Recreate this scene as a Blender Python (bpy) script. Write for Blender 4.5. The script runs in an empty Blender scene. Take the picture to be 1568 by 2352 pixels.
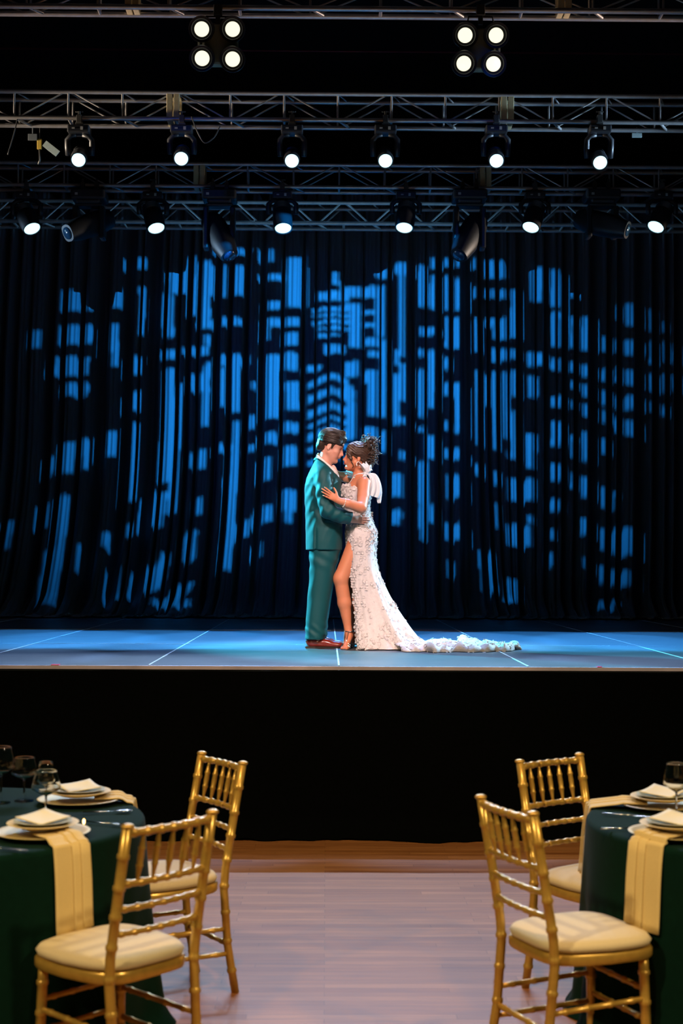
import bpy, bmesh, math, random
import numpy as np
from mathutils import Vector, Matrix, Euler
random.seed(7); rng = np.random.RandomState(11)
PI = math.pi; rad = math.radians
scene = bpy.context.scene; COL = scene.collection

# ------------------------------------------------------------------ camera
CAM = np.array([0, 0, 1.73]); FPX = 3267.0
def _rot(yaw, pitch, roll):
    c, s = math.cos(yaw), math.sin(yaw); Rz = np.array([[c, -s, 0], [s, c, 0], [0, 0, 1]])
    a = PI/2+pitch; Rx = np.array([[1, 0, 0], [0, math.cos(a), -math.sin(a)], [0, math.sin(a), math.cos(a)]])
    c, s = math.cos(roll), math.sin(roll); Rl = np.array([[c, -s, 0], [s, c, 0], [0, 0, 1]])
    return Rz@Rx@Rl
RC = _rot(rad(-.6), rad(2.086), rad(.26))
cd = bpy.data.cameras.new('camera'); cam = bpy.data.objects.new('camera', cd); COL.objects.link(cam)
cam.matrix_world = Matrix.Translation(CAM) @ Matrix(RC.tolist()).to_4x4()
cd.sensor_fit = 'VERTICAL'; cd.sensor_height = 36; cd.lens = 36*FPX/2352
cd.clip_start = .1; cd.clip_end = 80
cd.dof.use_dof = True; cd.dof.focus_distance = 11.15; cd.dof.aperture_fstop = 3.2
scene.camera = cam
def proj(p):
    q = RC.T@(np.array(p)-CAM); return 784+FPX*q[0]/-q[2], 1176-FPX*q[1]/-q[2]
def at(px, py, Y):
    d = RC@np.array([(px-784)/FPX, -(py-1176)/FPX, -1]); return Vector(CAM+d*(Y/d[1]))

scene.view_settings.view_transform = 'Standard'; scene.view_settings.look = 'None'
scene.view_settings.gamma = 1; scene.view_settings.use_curve_mapping = False
scene.view_settings.exposure = 0.0

# ------------------------------------------------------------------ world and lights
w = bpy.data.worlds.new('world'); scene.world = w; w.use_nodes = True
w.node_tree.nodes['Background'].inputs[0].default_value = (.5, .6, .8, 1)
w.node_tree.nodes['Background'].inputs[1].default_value = .0022
def spot(name, loc, target, energy, color, angle=40, blend=.5, size=.05):
    l = bpy.data.lights.new(name, 'SPOT'); l.energy = energy; l.color = color
    l.spot_size = rad(angle); l.spot_blend = blend; l.shadow_soft_size = size
    o = bpy.data.objects.new(name, l); COL.objects.link(o); o.location = loc
    o.rotation_euler = (Vector(target)-Vector(loc)).to_track_quat('-Z', 'Y').to_euler()
    return o
STAGE_Z = 1.075; EDGE_Y = 9.13; YC = 11.15
# house lamps (amber) high in the hall, behind the camera
spot('house_lamp', (-4.4, .8, 5.6), (-.6, 5.4, .3), 1050, (1, .77, .38), 62, .5, .16)
spot('house_lamp', (4.2, .6, 5.6), (1.0, 5.4, .3), 900, (1, .77, .38), 62, .5, .16)
spot('house_lamp', (0, 2.6, 7.6), (.0, 7.0, .0), 1050, (1, .62, .28), 38, .5, .1)
# steep front of house keys on the couple, pinkish tungsten
spot('front_of_house_lamp', (-1.6, 3.2, 7.6), (.1, 11.0, 1.9), 3700, (1, .70, .62), 13, .5, .06)
spot('front_of_house_lamp', (2.4, 3.4, 7.6), (.3, 11.0, 1.8), 1900, (1, .76, .72), 14, .5, .06)
# cyan side light from the wings on both sides, slightly upstage
spot('wing_lamp', (-5.6, 15.0, 5.2), (-.1, 11.15, 1.9), 15000, (.06, .78, 1), 22, .5, .07)
spot('wing_lamp', (6.2, 14.0, 5.0), (.5, 11.15, 1.6), 4600, (.42, .78, 1), 24, .5, .07)

# added fill spots from both wings, skimming along the trusses to brighten them
for sg in (-1, 1):
    spot('truss_fill', (sg*6.9, 16.2, 5.0), (0, 16.5, 6.05), 2600, (.22, .58, 1), 13, .8, .1)
    spot('truss_fill', (sg*6.9, 13.3, 5.2), (0, 13.75, 6.15), 2400, (1, .80, .60) if sg < 0 else (.45, .70, 1), 15, .7, .1)
    spot('truss_fill', (sg*6.9, 15.1, 4.6), (0, 15.5, 5.5), 900, (.45, .70, 1) if sg < 0 else (1, .80, .65), 13, .7, .1)
    spot('truss_fill', (sg*6.9, 12.2, 4.8), (0, 12.7, 7.0), 2000, (1, .72, .60), 19, .7, .1)
# added cool fill spots, brightening the front strip of the stage
for x in (-2.4, -.8, .8, 2.4):
    spot('stage_front_fill', (x, 12.9, 7.1), (x, 9.95, 1.075), 2000, (.25, .48, 1), 18, .5, .05)
# added blue fill on the middle of the curtain, standing in for gobo leakage
spot('curtain_leak_fill', (-2.6, 9.4, 6.4), (.2, 17.4, 3.6), 120, (.0, .12, 1), 34, 1, .1)
spot('curtain_leak_fill', (2.6, 9.4, 6.4), (.0, 17.4, 3.4), 120, (.0, .12, 1), 34, 1, .1)
# ------------------------------------------------------------------ materials
MATS = {}
def mat(name, col, rough=.5, metal=0, noise=0, nscale=20, bump=0, emit=None, estr=0, sheen=0, spec=None, trans=0, alpha=1, coat=0, aniso=None, ior=None, sss=0):
    if name in MATS: return MATS[name]
    m = bpy.data.materials.new(name); m.use_nodes = True; nt = m.node_tree; b = nt.nodes['Principled BSDF']
    c = (*col, 1)
    b.inputs['Base Color'].default_value = c; b.inputs['Roughness'].default_value = rough; b.inputs['Metallic'].default_value = metal
    if sheen: b.inputs['Sheen Weight'].default_value = sheen; b.inputs['Sheen Roughness'].default_value = .4
    if spec is not None: b.inputs['Specular IOR Level'].default_value = spec
    if trans: b.inputs['Transmission Weight'].default_value = trans
    if ior: b.inputs['IOR'].default_value = ior
    if coat: b.inputs['Coat Weight'].default_value = coat; b.inputs['Coat Roughness'].default_value = .15
    if sss: b.inputs['Subsurface Weight'].default_value = sss; b.inputs['Subsurface Radius'].default_value = (.02, .008, .004); b.inputs['Subsurface Scale'].default_value = .3
    if alpha < 1: b.inputs['Alpha'].default_value = alpha
    if emit: b.inputs['Emission Color'].default_value = (*emit, 1); b.inputs['Emission Strength'].default_value = estr
    if noise or bump:
        tc = nt.nodes.new('ShaderNodeTexCoord'); mp = nt.nodes.new('ShaderNodeMapping')
        mp.inputs['Scale'].default_value = aniso or (1, 1, 1)
        nz = nt.nodes.new('ShaderNodeTexNoise'); nz.inputs['Scale'].default_value = nscale; nz.inputs['Detail'].default_value = 5
        nt.links.new(tc.outputs['Object'], mp.inputs[0]); nt.links.new(mp.outputs[0], nz.inputs['Vector'])
        if noise:
            r = nt.nodes.new('ShaderNodeMix'); r.data_type = 'RGBA'
            r.inputs['A'].default_value = (*[max(0, x*(1-noise)) for x in col], 1)
            r.inputs['B'].default_value = (*[min(1, x*(1+noise)) for x in col], 1)
            nt.links.new(nz.outputs['Fac'], r.inputs['Factor']); nt.links.new(r.outputs['Result'], b.inputs['Base Color'])
        if bump:
            bp = nt.nodes.new('ShaderNodeBump'); bp.inputs['Strength'].default_value = bump; bp.inputs['Distance'].default_value = .01
            nt.links.new(nz.outputs['Fac'], bp.inputs['Height']); nt.links.new(bp.outputs[0], b.inputs['Normal'])
    MATS[name] = m; return m

# ------------------------------------------------------------------ mesh helpers
class MB:
    def __init__(s): s.v = []; s.f = []
    def grid(s, P, closeu=False, closev=False, flip=False):
        # P: nu x nv x 3
        nu, nv = len(P), len(P[0]); o = len(s.v)
        for row in P:
            for p in row: s.v.append(tuple(map(float, p)))
        for i in range(nu-(0 if closeu else 1)):
            for j in range(nv-(0 if closev else 1)):
                a = o+i*nv+j; b = o+((i+1) % nu)*nv+j; c = o+((i+1) % nu)*nv+(j+1) % nv; d = o+i*nv+(j+1) % nv
                s.f.append((a, d, c, b) if flip else (a, b, c, d))
        return s
    def box(s, c, d, rz=0, M=None):
        o = len(s.v); x, y, z = d[0]/2, d[1]/2, d[2]/2
        R = Matrix.Rotation(rz, 3, 'Z') if M is None else M
        for k in [(-x, -y, -z), (x, -y, -z), (x, y, -z), (-x, y, -z), (-x, -y, z), (x, -y, z), (x, y, z), (-x, y, z)]:
            s.v.append(tuple(R@Vector(k)+Vector(c)))
        for q in [(0, 3, 2, 1), (4, 5, 6, 7), (0, 1, 5, 4), (1, 2, 6, 5), (2, 3, 7, 6), (3, 0, 4, 7)]:
            s.f.append(tuple(o+i for i in q))
        return s
    def tube(s, pts, radii, n=10, cap=True, sx=1, up=None):
        pts = [Vector(p) for p in pts]
        if not hasattr(radii, '__len__'): radii = [radii]*len(pts)
        o = len(s.v); N = len(pts)
        t0 = (pts[1]-pts[0]).normalized()
        ref = Vector(up) if up else (Vector((0, 0, 1)) if abs(t0.z) < .9 else Vector((1, 0, 0)))
        a = (ref-t0*ref.dot(t0)).normalized()
        for i, p in enumerate(pts):
            t = (pts[min(i+1, N-1)]-pts[max(i-1, 0)]).normalized()
            a = (a-t*a.dot(t)).normalized(); b = t.cross(a)
            for k in range(n):
                th = 2*PI*k/n
                s.v.append(tuple(p+(a*math.cos(th)*sx+b*math.sin(th))*radii[i]))
        for i in range(N-1):
            for k in range(n):
                s.f.append((o+i*n+k, o+i*n+(k+1) % n, o+(i+1)*n+(k+1) % n, o+(i+1)*n+k))
        if cap:
            s.f.append(tuple(o+k for k in reversed(range(n)))); s.f.append(tuple(o+(N-1)*n+k for k in range(n)))
        return s
    def lathe(s, prof, c=(0, 0, 0), n=32, axis=None):
        # prof: list of (r,z)
        M = Matrix.Identity(3) if axis is None else Vector((0, 0, 1)).rotation_difference(Vector(axis).normalized()).to_matrix()
        P = [[tuple(M@Vector((r*math.cos(2*PI*k/n), r*math.sin(2*PI*k/n), z))+Vector(c)) for k in range(n)] for r, z in prof]
        s.grid(P, closev=True, flip=True); o = len(s.v)-len(prof)*n
        s.f.append(tuple(o+k for k in reversed(range(n))) ); s.f.append(tuple(len(s.v)-n+k for k in range(n)))
        return s
    def ell(s, c, r, n=12, M=None):
        M = M or Matrix.Identity(3)
        P = [[tuple(M@Vector((r[0]*math.sin(PI*(i+.02)/(n+.04))*math.cos(PI*k/n), r[1]*math.sin(PI*(i+.02)/(n+.04))*math.sin(PI*k/n), -r[2]*math.cos(PI*(i+.02)/(n+.04))))+Vector(c)) for k in range(2*n)] for i in range(n+1)]
        return s.grid(P, closev=True, flip=True)
    def build(s, name, m, parent=None, smooth=True, solid=0, bevel=0, angle=None):
        me = bpy.data.meshes.new(name); me.from_pydata(s.v, [], s.f); me.update()
        me.materials.append(m)
        if smooth:
            me.shade_smooth()
            if angle: me.set_sharp_from_angle(angle=rad(angle))
        o = bpy.data.objects.new(name, me); COL.objects.link(o)
        if parent: o.parent = parent
        if bevel:
            md = o.modifiers.new('bevel', 'BEVEL'); md.width = bevel; md.segments = 2; md.limit_method = 'ANGLE'
        if solid:
            md = o.modifiers.new('solid', 'SOLIDIFY'); md.thickness = solid; md.offset = 0
        return o
def tag(o, label=None, cat=None, group=None, kind=None):
    if label: o['label'] = label
    if cat: o['category'] = cat
    if group: o['group'] = group
    if kind: o['kind'] = kind
    return o
def empty(name, loc=(0, 0, 0), rz=0, **k):
    o = bpy.data.objects.new(name, None); COL.objects.link(o); o.location = loc; o.rotation_euler = (0, 0, rz); o.empty_display_size = .1
    return tag(o, **k)
KIDS = {}
def copy_tree(o, parent=None):
    c = o.copy(); COL.objects.link(c)
    if parent: c.parent = parent
    for ch in list(o.children): copy_tree(ch, c)
    return c
def smooth_noise(x, seed=0, n=6, f0=1.0):
    r = np.random.RandomState(seed); o = 0
    for i in range(n): o = o+math.sin(1)*0+np.sin(np.asarray(x)*f0*(1.3+i*.87+r.rand()*.5)+r.rand()*6.28)/(1+i*.6)
    return o/2.5

# ------------------------------------------------------------------ setting
black_wall = mat('matte black paint', (.010, .010, .012), .9, noise=.3, nscale=3)
def struct(name, o): o.name = name; o['kind'] = 'structure'; return o
struct('wall_back', MB().box((0, 19.6, 4), (20, .2, 9)).build('wall_back', black_wall, smooth=False))
struct('wall_left', MB().box((-9.1, 8.2, 4), (.2, 23, 9)).build('wall_left', black_wall, smooth=False))
struct('wall_right', MB().box((9.1, 8.2, 4), (.2, 23, 9)).build('wall_right', black_wall, smooth=False))
struct('ceiling', MB().box((0, 8.2, 8.6), (18.4, 23, .2)).build('ceiling', black_wall, smooth=False))

# wooden house floor: narrow strip boards running left to right
m = bpy.data.materials.new('strip oak floor'); m.use_nodes = True; nt = m.node_tree; b = nt.nodes['Principled BSDF']
tc = nt.nodes.new('ShaderNodeTexCoord'); br = nt.nodes.new('ShaderNodeTexBrick')
br.inputs['Scale'].default_value = 1; br.inputs['Brick Width'].default_value = 1.15; br.inputs['Row Height'].default_value = .057
br.inputs['Mortar Size'].default_value = .0011; br.inputs['Mortar Smooth'].default_value = .4
br.offset = .37; br.offset_frequency = 2; br.squash = .7; br.squash_frequency = 3
br.inputs['Color1'].default_value = (.30, .115, .036, 1); br.inputs['Color2'].default_value = (.44, .195, .072, 1); br.inputs['Mortar'].default_value = (.10, .04, .015, 1)
mp = nt.nodes.new('ShaderNodeMapping'); mp.inputs['Scale'].default_value = (1.2, 22, 1)
nz = nt.nodes.new('ShaderNodeTexNoise'); nz.inputs['Scale'].default_value = 2.2; nz.inputs['Detail'].default_value = 6; nz.inputs['Roughness'].default_value = .65
nt.links.new(tc.outputs['Object'], br.inputs['Vector']); nt.links.new(tc.outputs['Object'], mp.inputs[0]); nt.links.new(mp.outputs[0], nz.inputs['Vector'])
cr = nt.nodes.new('ShaderNodeValToRGB'); cr.color_ramp.elements[0].position = .3; cr.color_ramp.elements[0].color = (.5, .47, .45, 1); cr.color_ramp.elements[1].position = .7; cr.color_ramp.elements[1].color = (1.1, 1.1, 1.1, 1)
nt.links.new(nz.outputs['Fac'], cr.inputs[0])
mx = nt.nodes.new('ShaderNodeMix'); mx.data_type = 'RGBA'; mx.blend_type = 'MULTIPLY'; mx.inputs['Factor'].default_value = .9
nt.links.new(br.outputs['Color'], mx.inputs['A']); nt.links.new(cr.outputs[0], mx.inputs['B']); nt.links.new(mx.outputs['Result'], b.inputs['Base Color'])
rr = nt.nodes.new('ShaderNodeMapRange'); rr.inputs['To Min'].default_value = .36; rr.inputs['To Max'].default_value = .55
nt.links.new(nz.outputs['Fac'], rr.inputs['Value']); nt.links.new(rr.outputs[0], b.inputs['Roughness'])
bp = nt.nodes.new('ShaderNodeBump'); bp.inputs['Strength'].default_value = .25; bp.inputs['Distance'].default_value = .002
nt.links.new(br.outputs['Fac'], bp.inputs['Height']); bp.invert = True; nt.links.new(bp.outputs[0], b.inputs['Normal'])
struct('floor', MB().box((0, 8.2, -.05), (18, 22.8, .1)).build('floor', m, smooth=False))

# stage deck: black gloss 4 x 8 ft panels
m = bpy.data.materials.new('black stage deck'); m.use_nodes = True; nt = m.node_tree; b = nt.nodes['Principled BSDF']
b.inputs['Base Color'].default_value = (.060, .068, .080, 1)
tc = nt.nodes.new('ShaderNodeTexCoord'); nz = nt.nodes.new('ShaderNodeTexNoise'); nz.inputs['Scale'].default_value = 2.5; nz.inputs['Detail'].default_value = 8
nt.links.new(tc.outputs['Object'], nz.inputs['Vector'])
rr = nt.nodes.new('ShaderNodeMapRange'); rr.inputs['To Min'].default_value = .34; rr.inputs['To Max'].default_value = .52
nt.links.new(nz.outputs['Fac'], rr.inputs['Value']); nt.links.new(rr.outputs[0], b.inputs['Roughness'])
deck_m = m
deck = MB(); PX0 = .084; PW = 1.22; PD = 2.44
for i in range(-7, 7):
    for j in range(4):
        y0 = EDGE_Y+j*PD
        deck.box((PX0+(i+.5)*PW, y0+PD/2, STAGE_Z-.03), (PW-.006, PD-.006, .06))
deck.box((PX0, EDGE_Y+4*PD/2, STAGE_Z-.05), (14*PW, 4*PD, .05))
struct('trim_1', deck.build('trim_1', deck_m, smooth=False, bevel=.002)); bpy.data.objects['trim_1'].name = 'floor_stage'
tape = mat('pale joint strip', (.55, .58, .62), .5, noise=.5, nscale=9)  # pale strips along the panel joints, uneven in tone
tm = MB()
for i in range(-6, 7):
    tm.box((PX0+i*PW, EDGE_Y+2*PD-1, STAGE_Z+.0012), (.011, 4*PD-2.1, .002))
for j in range(1, 3+1):
    for (a, bb) in {1: [(-2.35, -1.1)], 2: [(-4, .05), (2.6, 4.5)], 3: [(-2.3, -.45), (.95, 1.4), (-5, -3)]}[j]:
        tm.box(((a+bb)/2, EDGE_Y+j*PD, STAGE_Z+.0012), (bb-a, .014, .002))
struct('trim_2', tm.build('trim_2', tape, smooth=False))
# front lip
lip = mat('worn lip edging', (.50, .42, .56), .6, noise=.5, nscale=4)
struct('trim_3', MB().box((0, EDGE_Y-.008, STAGE_Z-.012), (16, .014, .024)).build('trim_3', lip, smooth=False, bevel=.002))
pink = mat('pink gaffer tape', (.75, .03, .14), .6)
for k, (px, wd) in enumerate([(127, .05), (1376, .03)]):
    p = at(px, 1527, EDGE_Y)
    tag(MB().box((p.x, EDGE_Y+.01, STAGE_Z+.003), (wd, .05, .004)).build('floor_tape', pink, smooth=False), ['short pink tape mark on the stage edge near the left side', 'small pink tape mark on the stage edge right of the train'][k], 'tape')
p = at(608, 1547, EDGE_Y-.05)
tag(MB().box((p.x, p.y-.0, p.z), (.055, .012, .03)).build('metal_latch', mat('dull grey metal', (.35, .35, .36), .45, .6), smooth=False, bevel=.003), 'small grey metal latch under the stage lip left of centre', 'latch')

# stage skirt: black cloth, softly pleated, breaking on the floor
blk = mat('black skirt cloth', (.0018, .0022, .0026), 1, spec=0, noise=.3, nscale=60)
xs = np.arange(-8.5, 8.5, .03); P = []
pl = smooth_noise(xs, 3, 7, 3.0)
for t in np.linspace(0, 1, 26):
    z = (1-t)*(STAGE_Z-.03); amp = .012+.03*t
    low = max(0, (t-.9)/.1)
    fwd = .02+.10*low**1.5*(1+.5*smooth_noise(xs, 8, 5, 1.7))
    zz = z+.035*low*np.abs(smooth_noise(xs, 9, 6, 7))*(1 if t < .99 else .6)
    P.append(np.stack([xs, EDGE_Y-.035-amp*(pl+1)-fwd+.02*low*smooth_noise(xs, 5+int(t*25), 5, 9), zz+.003], 1))
tag(MB().grid(P).build('stage_skirt', blk), 'long black cloth skirt hanging from the stage front to the wooden floor', 'stage skirt')

# ------------------------------------------------------------------ back curtain
strips = [(-700,-640),(-600,-520),(-470,-420),(-380,-300),(-250,-200),(-160,-100),(-60,-20),(10,40),(70,110),(130,190)]+[(240,262),(295,350),(378,415),(488,540),(605,628),(640,650),(725,735),(755,800),(820,840),(870,890),(910,965),(1005,1030),(1060,1105),(1140,1175),(1215,1280),(1300,1375),(1400,1440),(1450,1500),(1510,1568)]
strips = [(a/2, b/2) for a, b in strips]
strips += [(784+a/2, 784+b/2) for a, b in [(10,95),(105,175),(183,210),(235,300),(350,383),(395,435),(470,497),(518,550),(610,630),(660,670),(690,715),(735,765),(775,805),(845,890),(900,930),(960,990),(997,1015),(1050,1070),(1100,1140),(1195,1220),(1255,1267),(1300,1350),(1413,1430),(1473,1490),(1518,1530),(1580,1620),(1650,1700),(1740,1800),(1850,1900),(1960,2000),(2060,2120),(2180,2260)]]
def fold_depth(px):
    px = np.asarray(px); d = np.full(px.shape, .1)
    for i, (a, b) in enumerate(strips):
        m = (px >= a) & (px <= b); u = (px-(a+b)/2)/((b-a)/2+1e-6)
        d = np.where(m, .018*np.abs(u)**2.5*(1+(b-a)/30)+.008*np.sin((px-a)*.55+i)*((b-a) > 14), d)
        if i < len(strips)-1:
            c = strips[i+1][0]; g = c-b; m = (px > b) & (px < c); w_ = (px-b)/max(g, .1)
            D = min(.36, .07+g*.018)
            d = np.where(m, .02+D*np.sin(PI*np.clip(w_, 0, 1))**.42, d)
    return d
YCUR = 17.45
cpx = np.arange(-335, 1900, 1.6); fd = fold_depth(cpx)
Xc = np.array([at(p, 900, YCUR).x for p in cpx])
drx = np.interp(cpx, [-300, 0, 150, 350, 500, 620, 740, 900, 1060, 1130, 1200, 1350, 1568], [-70, -60, -48, -42, -34, -24, -6, -3, 3, 26, 2, -10, -5])/187.
P = []
hz = np.concatenate([np.linspace(6.3, 1.9, 34), np.linspace(1.85, STAGE_Z+.05, 34)])
r2 = smooth_noise(cpx, 21, 7, .05); r3 = smooth_noise(cpx, 22, 7, .11); r4 = smooth_noise(cpx, 23, 7, .23)
for z in hz:
    q = max(0, (4.1-z)/3.05)**2.4; up = max(0, (z-4.1)/2)
    low = max(0, 1-(z-STAGE_Z)/.30)
    x = Xc+drx*q-np.sign(Xc-.2)*up*.0-drx*.25*up+.05*low**2*r2
    y = YCUR+fd*(1-.25*low)-.42*low**2.0*(1+.3*r2)-.05*low*r3
    P.append(np.stack([x, y, z+0*x+.05*low*r3*(z > STAGE_Z+.1)], 1))
for k in range(1, 9):   # cloth lying on the deck
    y = P[len(hz)-1][:, 1]-.035*k*(1+.45*r2)+.012*r4
    z = STAGE_Z+.012+np.abs(.055*np.sin(cpx*.09+k*1.3+2*r2)*r3+.03*r4)*(1-.09*k)
    x = P[-1][:, 0]-.012*(1+r3)
    P.append(np.stack([x, y, z], 1))
velvet = mat('dark stage velvet', (.115, .12, .14), .72, sheen=.3, noise=.15, nscale=90, bump=.1)
cur = tag(MB().grid(P).build('stage_curtain', velvet), 'tall dark velvet curtain in deep folds across the back of the stage', 'curtain')

# ------------------------------------------------------------------ gobo projectors (out of frame, on the first truss)
GL = [(285,205,450,305,-10),(275,375,440,458,-10),(250,520,415,605,-15),(300,640,410,700,-10),(515,200,590,292,0),(505,370,550,560,5),(145,400,190,480,-5),
(560,60,700,112,0),(640,195,700,330,0),(640,330,680,420,0),(750,40,850,230,25),(740,230,790,430,10),(730,490,815,530,0),(840,470,960,510,0),(605,520,655,600,-5),(605,680,655,770,-5),(600,825,640,1180,-15),
(755,575,815,1100,-25),(815,640,850,1240,-45),(860,60,900,330,10),(915,80,970,345,0),(940,420,975,470,0),(980,20,1150,50,0),(1005,100,1040,250,0),(1070,100,1145,240,0),(970,100,990,240,0),(905,352,1010,387,0),(1000,340,1125,375,0),
(1190,25,1250,85,0),(1190,135,1400,170,0),(1320,60,1410,290,0),(1225,260,1290,300,0),(1220,340,1385,380,0),(1210,385,1240,440,0),(1305,405,1365,470,0),(1000,510,1140,560,0),(870,600,972,680,0),(1055,560,1110,770,-5),(1000,570,1040,750,-5),
(940,540,978,840,-20),(1215,510,1295,800,-10),(1295,500,1370,580,0),(1305,630,1380,760,5),(1150,630,1185,670,0),(1140,790,1175,850,0),(1295,820,1375,870,0),(1200,865,1275,920,0),(1295,930,1370,1020,0),
(990,920,1105,960,0),(1070,810,1105,920,0),(1055,960,1105,1500,-38),(1025,1060,1105,1120,0),(1195,980,1240,1090,0),(1140,920,1170,960,0),(1300,1130,1360,1230,0),(1310,1230,1345,1280,0),(1190,1200,1250,1275,0),(1155,1240,1200,1300,0),(1160,1370,1205,1440,0),(1090,1270,1150,1350,-8),
(905,950,950,1030,-5),(865,960,895,1030,0),(900,1170,930,1240,-4),(485,860,545,975,-5),(375,895,420,1030,-5),(290,910,355,1050,-10),(275,1155,330,1400,-30),(215,1400,300,1680,-50),(180,1195,220,1310,-10),(220,980,245,1070,-8),(475,1320,545,1400,0),(500,1480,545,1640,-6),
(580,1285,612,1350,0),(690,1140,775,1300,-35),(680,1215,730,1290,0),(640,1480,750,1600,-30),(740,1420,785,1580,-40),(855,1320,905,1460,-20),(820,1560,890,1640,-60),(690,1640,860,1700,-20),(0,1280,28,1390,-12),(28,1270,65,1400,-20),(360,1380,400,1500,-10)]
GR = [(0,195,165,250,0),(0,275,92,302,0),(40,300,92,480,0),(10,540,82,610,0),(0,650,60,720,0),(20,720,60,900,0),(105,430,180,470,0),(125,490,180,520,0),(102,580,170,640,0),(118,640,165,790,0),(100,840,165,900,0),(160,110,218,160,0),(160,190,195,430,0),(248,90,312,140,0),
(262,140,292,520,0),(180,440,214,800,0),(240,490,268,560,0),(262,545,302,720,0),(232,600,270,830,0),(262,795,302,830,0),(268,950,300,990,0),(222,1050,274,1160,5),(216,1220,274,1290,0),(180,860,205,960,0),(350,100,388,290,0),(412,70,445,120,0),(408,150,440,300,0),(352,380,440,420,0),
(352,480,383,520,0),(398,490,437,760,0),(352,580,383,800,0),(350,840,386,870,0),(384,880,430,990,0),(346,1000,400,1200,5),(355,1200,390,1370,5),(396,1200,430,1280,0),(470,70,502,110,0),(525,70,552,110,0),(470,150,500,310,0),(525,160,552,310,0),(470,335,552,480,0),(470,520,500,580,0),
(470,640,552,700,0),(518,700,550,870,0),(468,810,492,860,0),(468,940,552,990,0),(488,1060,542,1170,0),(472,1285,552,1360,0),(485,1450,514,1530,0),(592,70,612,120,0),(598,200,618,250,0),(606,340,630,500,2),(608,580,634,930,10),(614,1010,650,1065,0),(630,1410,690,1600,20),
(655,75,750,160,0),(655,210,684,250,0),(688,210,760,250,0),(655,340,765,380,0),(700,380,760,440,0),(688,480,760,540,0),(688,590,716,950,10),(735,590,765,900,12),(655,600,672,750,5),(698,1050,724,1110,0),(702,1190,722,1310,0),(776,210,812,430,0),(776,485,808,530,0),(776,580,804,700,0),
(772,770,804,990,-3),(765,1080,884,1180,0),(762,1290,874,1390,0),(752,1540,804,1660,5),(868,110,930,270,0),(855,500,935,560,0),(855,610,895,710,0),(838,870,890,1030,0),(855,1250,880,1290,0),(956,120,1002,290,0),(960,310,1002,470,0),(956,525,992,580,0),(1000,530,1022,580,0),
(956,700,1018,750,0),(956,820,1012,930,0),(952,1010,1008,1090,0),(952,1170,998,1230,0),(948,1310,982,1360,0),(942,1420,968,1490,-5),(1015,140,1032,470,0),(1042,150,1095,250,0),(1046,330,1072,480,0),(1046,540,1072,590,0),(1052,630,1072,670,0),(1056,720,1072,760,0),(1052,880,1068,980,0),(1048,1050,1064,1130,0),
(1105,160,1155,240,0),(1100,340,1148,490,0),(1102,555,1142,610,0),(1106,650,1140,700,0),(1106,740,1138,800,0),(1100,860,1132,1000,0),(1096,1075,1142,1165,0),(1092,1260,1134,1340,0),(1110,1440,1128,1490,0),(1194,430,1228,500,0),(1195,570,1224,630,0),(1195,680,1224,740,0),(1195,770,1222,820,0),
(1190,890,1220,970,0),(1186,1115,1220,1210,0),(1180,1310,1240,1410,0),(1175,1480,1240,1560,0),(1254,290,1272,350,0),(1254,440,1272,500,0),(1254,570,1270,640,0),(1252,700,1268,760,0),(1250,790,1268,870,0),(1232,1130,1254,1220,0),(1240,1305,1348,1430,0),(1240,1500,1322,1570,0),(1190,1640,1272,1700,0),
(1300,280,1350,375,0),(1300,445,1350,515,0),(1300,585,1352,650,0),(1300,700,1354,760,0),(1305,810,1354,885,0),(1406,300,1424,400,0),(1412,450,1434,550,0),(1414,600,1438,680,0),(1416,725,1440,780,0),(1474,360,1490,400,0),(1474,455,1496,545,0),(1472,600,1494,680,0),(1472,740,1490,790,0),(1516,460,1530,540,0),(1518,610,1532,680,0)]
R_ = [(a/2, 560+b/2, c/2, 560+d/2, s/2) for a, b, c, d, s in GL]+[(784+a/2, 560+b/2, 784+c/2, 560+d/2, s/2) for a, b, c, d, s in GR]
GA = np.array(R_)
def gobo_open(px, py):
    """which points of the curtain (by their place on it) the cut-out pattern lets light reach"""
    o = np.zeros(px.shape, bool)
    for x0, y0, x1, y1, sl in GA:
        u = px-sl*np.clip((py-y0)/(y1-y0), 0, 1)
        r = min(5, (x1-x0)/3)
        o |= (np.maximum(np.abs(u-(x0+x1)/2)-(x1-x0)/2+r, 0)**2+np.maximum(np.abs(py-(y0+y1)/2)-(y1-y0)/2+r, 0)**2) < r*r
    # chevrons and bars in the middle
    ch = (np.abs(px-753) < 50)
    tri = 0.45*np.abs(px-762)
    for y0, th in [(870, 14), (903, 16), (938, 16), (965, 9), (990, 16), (1020, 12), (1050, 12)]:
        o |= ch & (np.abs(py-y0-tri+8) < th/2)
    for y0, th, xa, xb in [(632, 10, 764, 776), (648, 14, 764, 782), (678, 20, 726, 800), (708, 9, 715, 862), (722, 7, 715, 800), (737, 9, 715, 860), (752, 7, 725, 800), (768, 8, 725, 780), (800, 22, 745, 790), (840, 14, 700, 735)]:
        o |= (px > xa) & (px < xb) & (np.abs(py-y0-.12*np.abs(px-765)) < th/2)
    return o
steel = mat('gobo steel', (.02, .02, .02), .6, .5)
fixture_black = mat('fixture black', (.020, .022, .026), .42, noise=.3, nscale=25, bump=.05)
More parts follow.
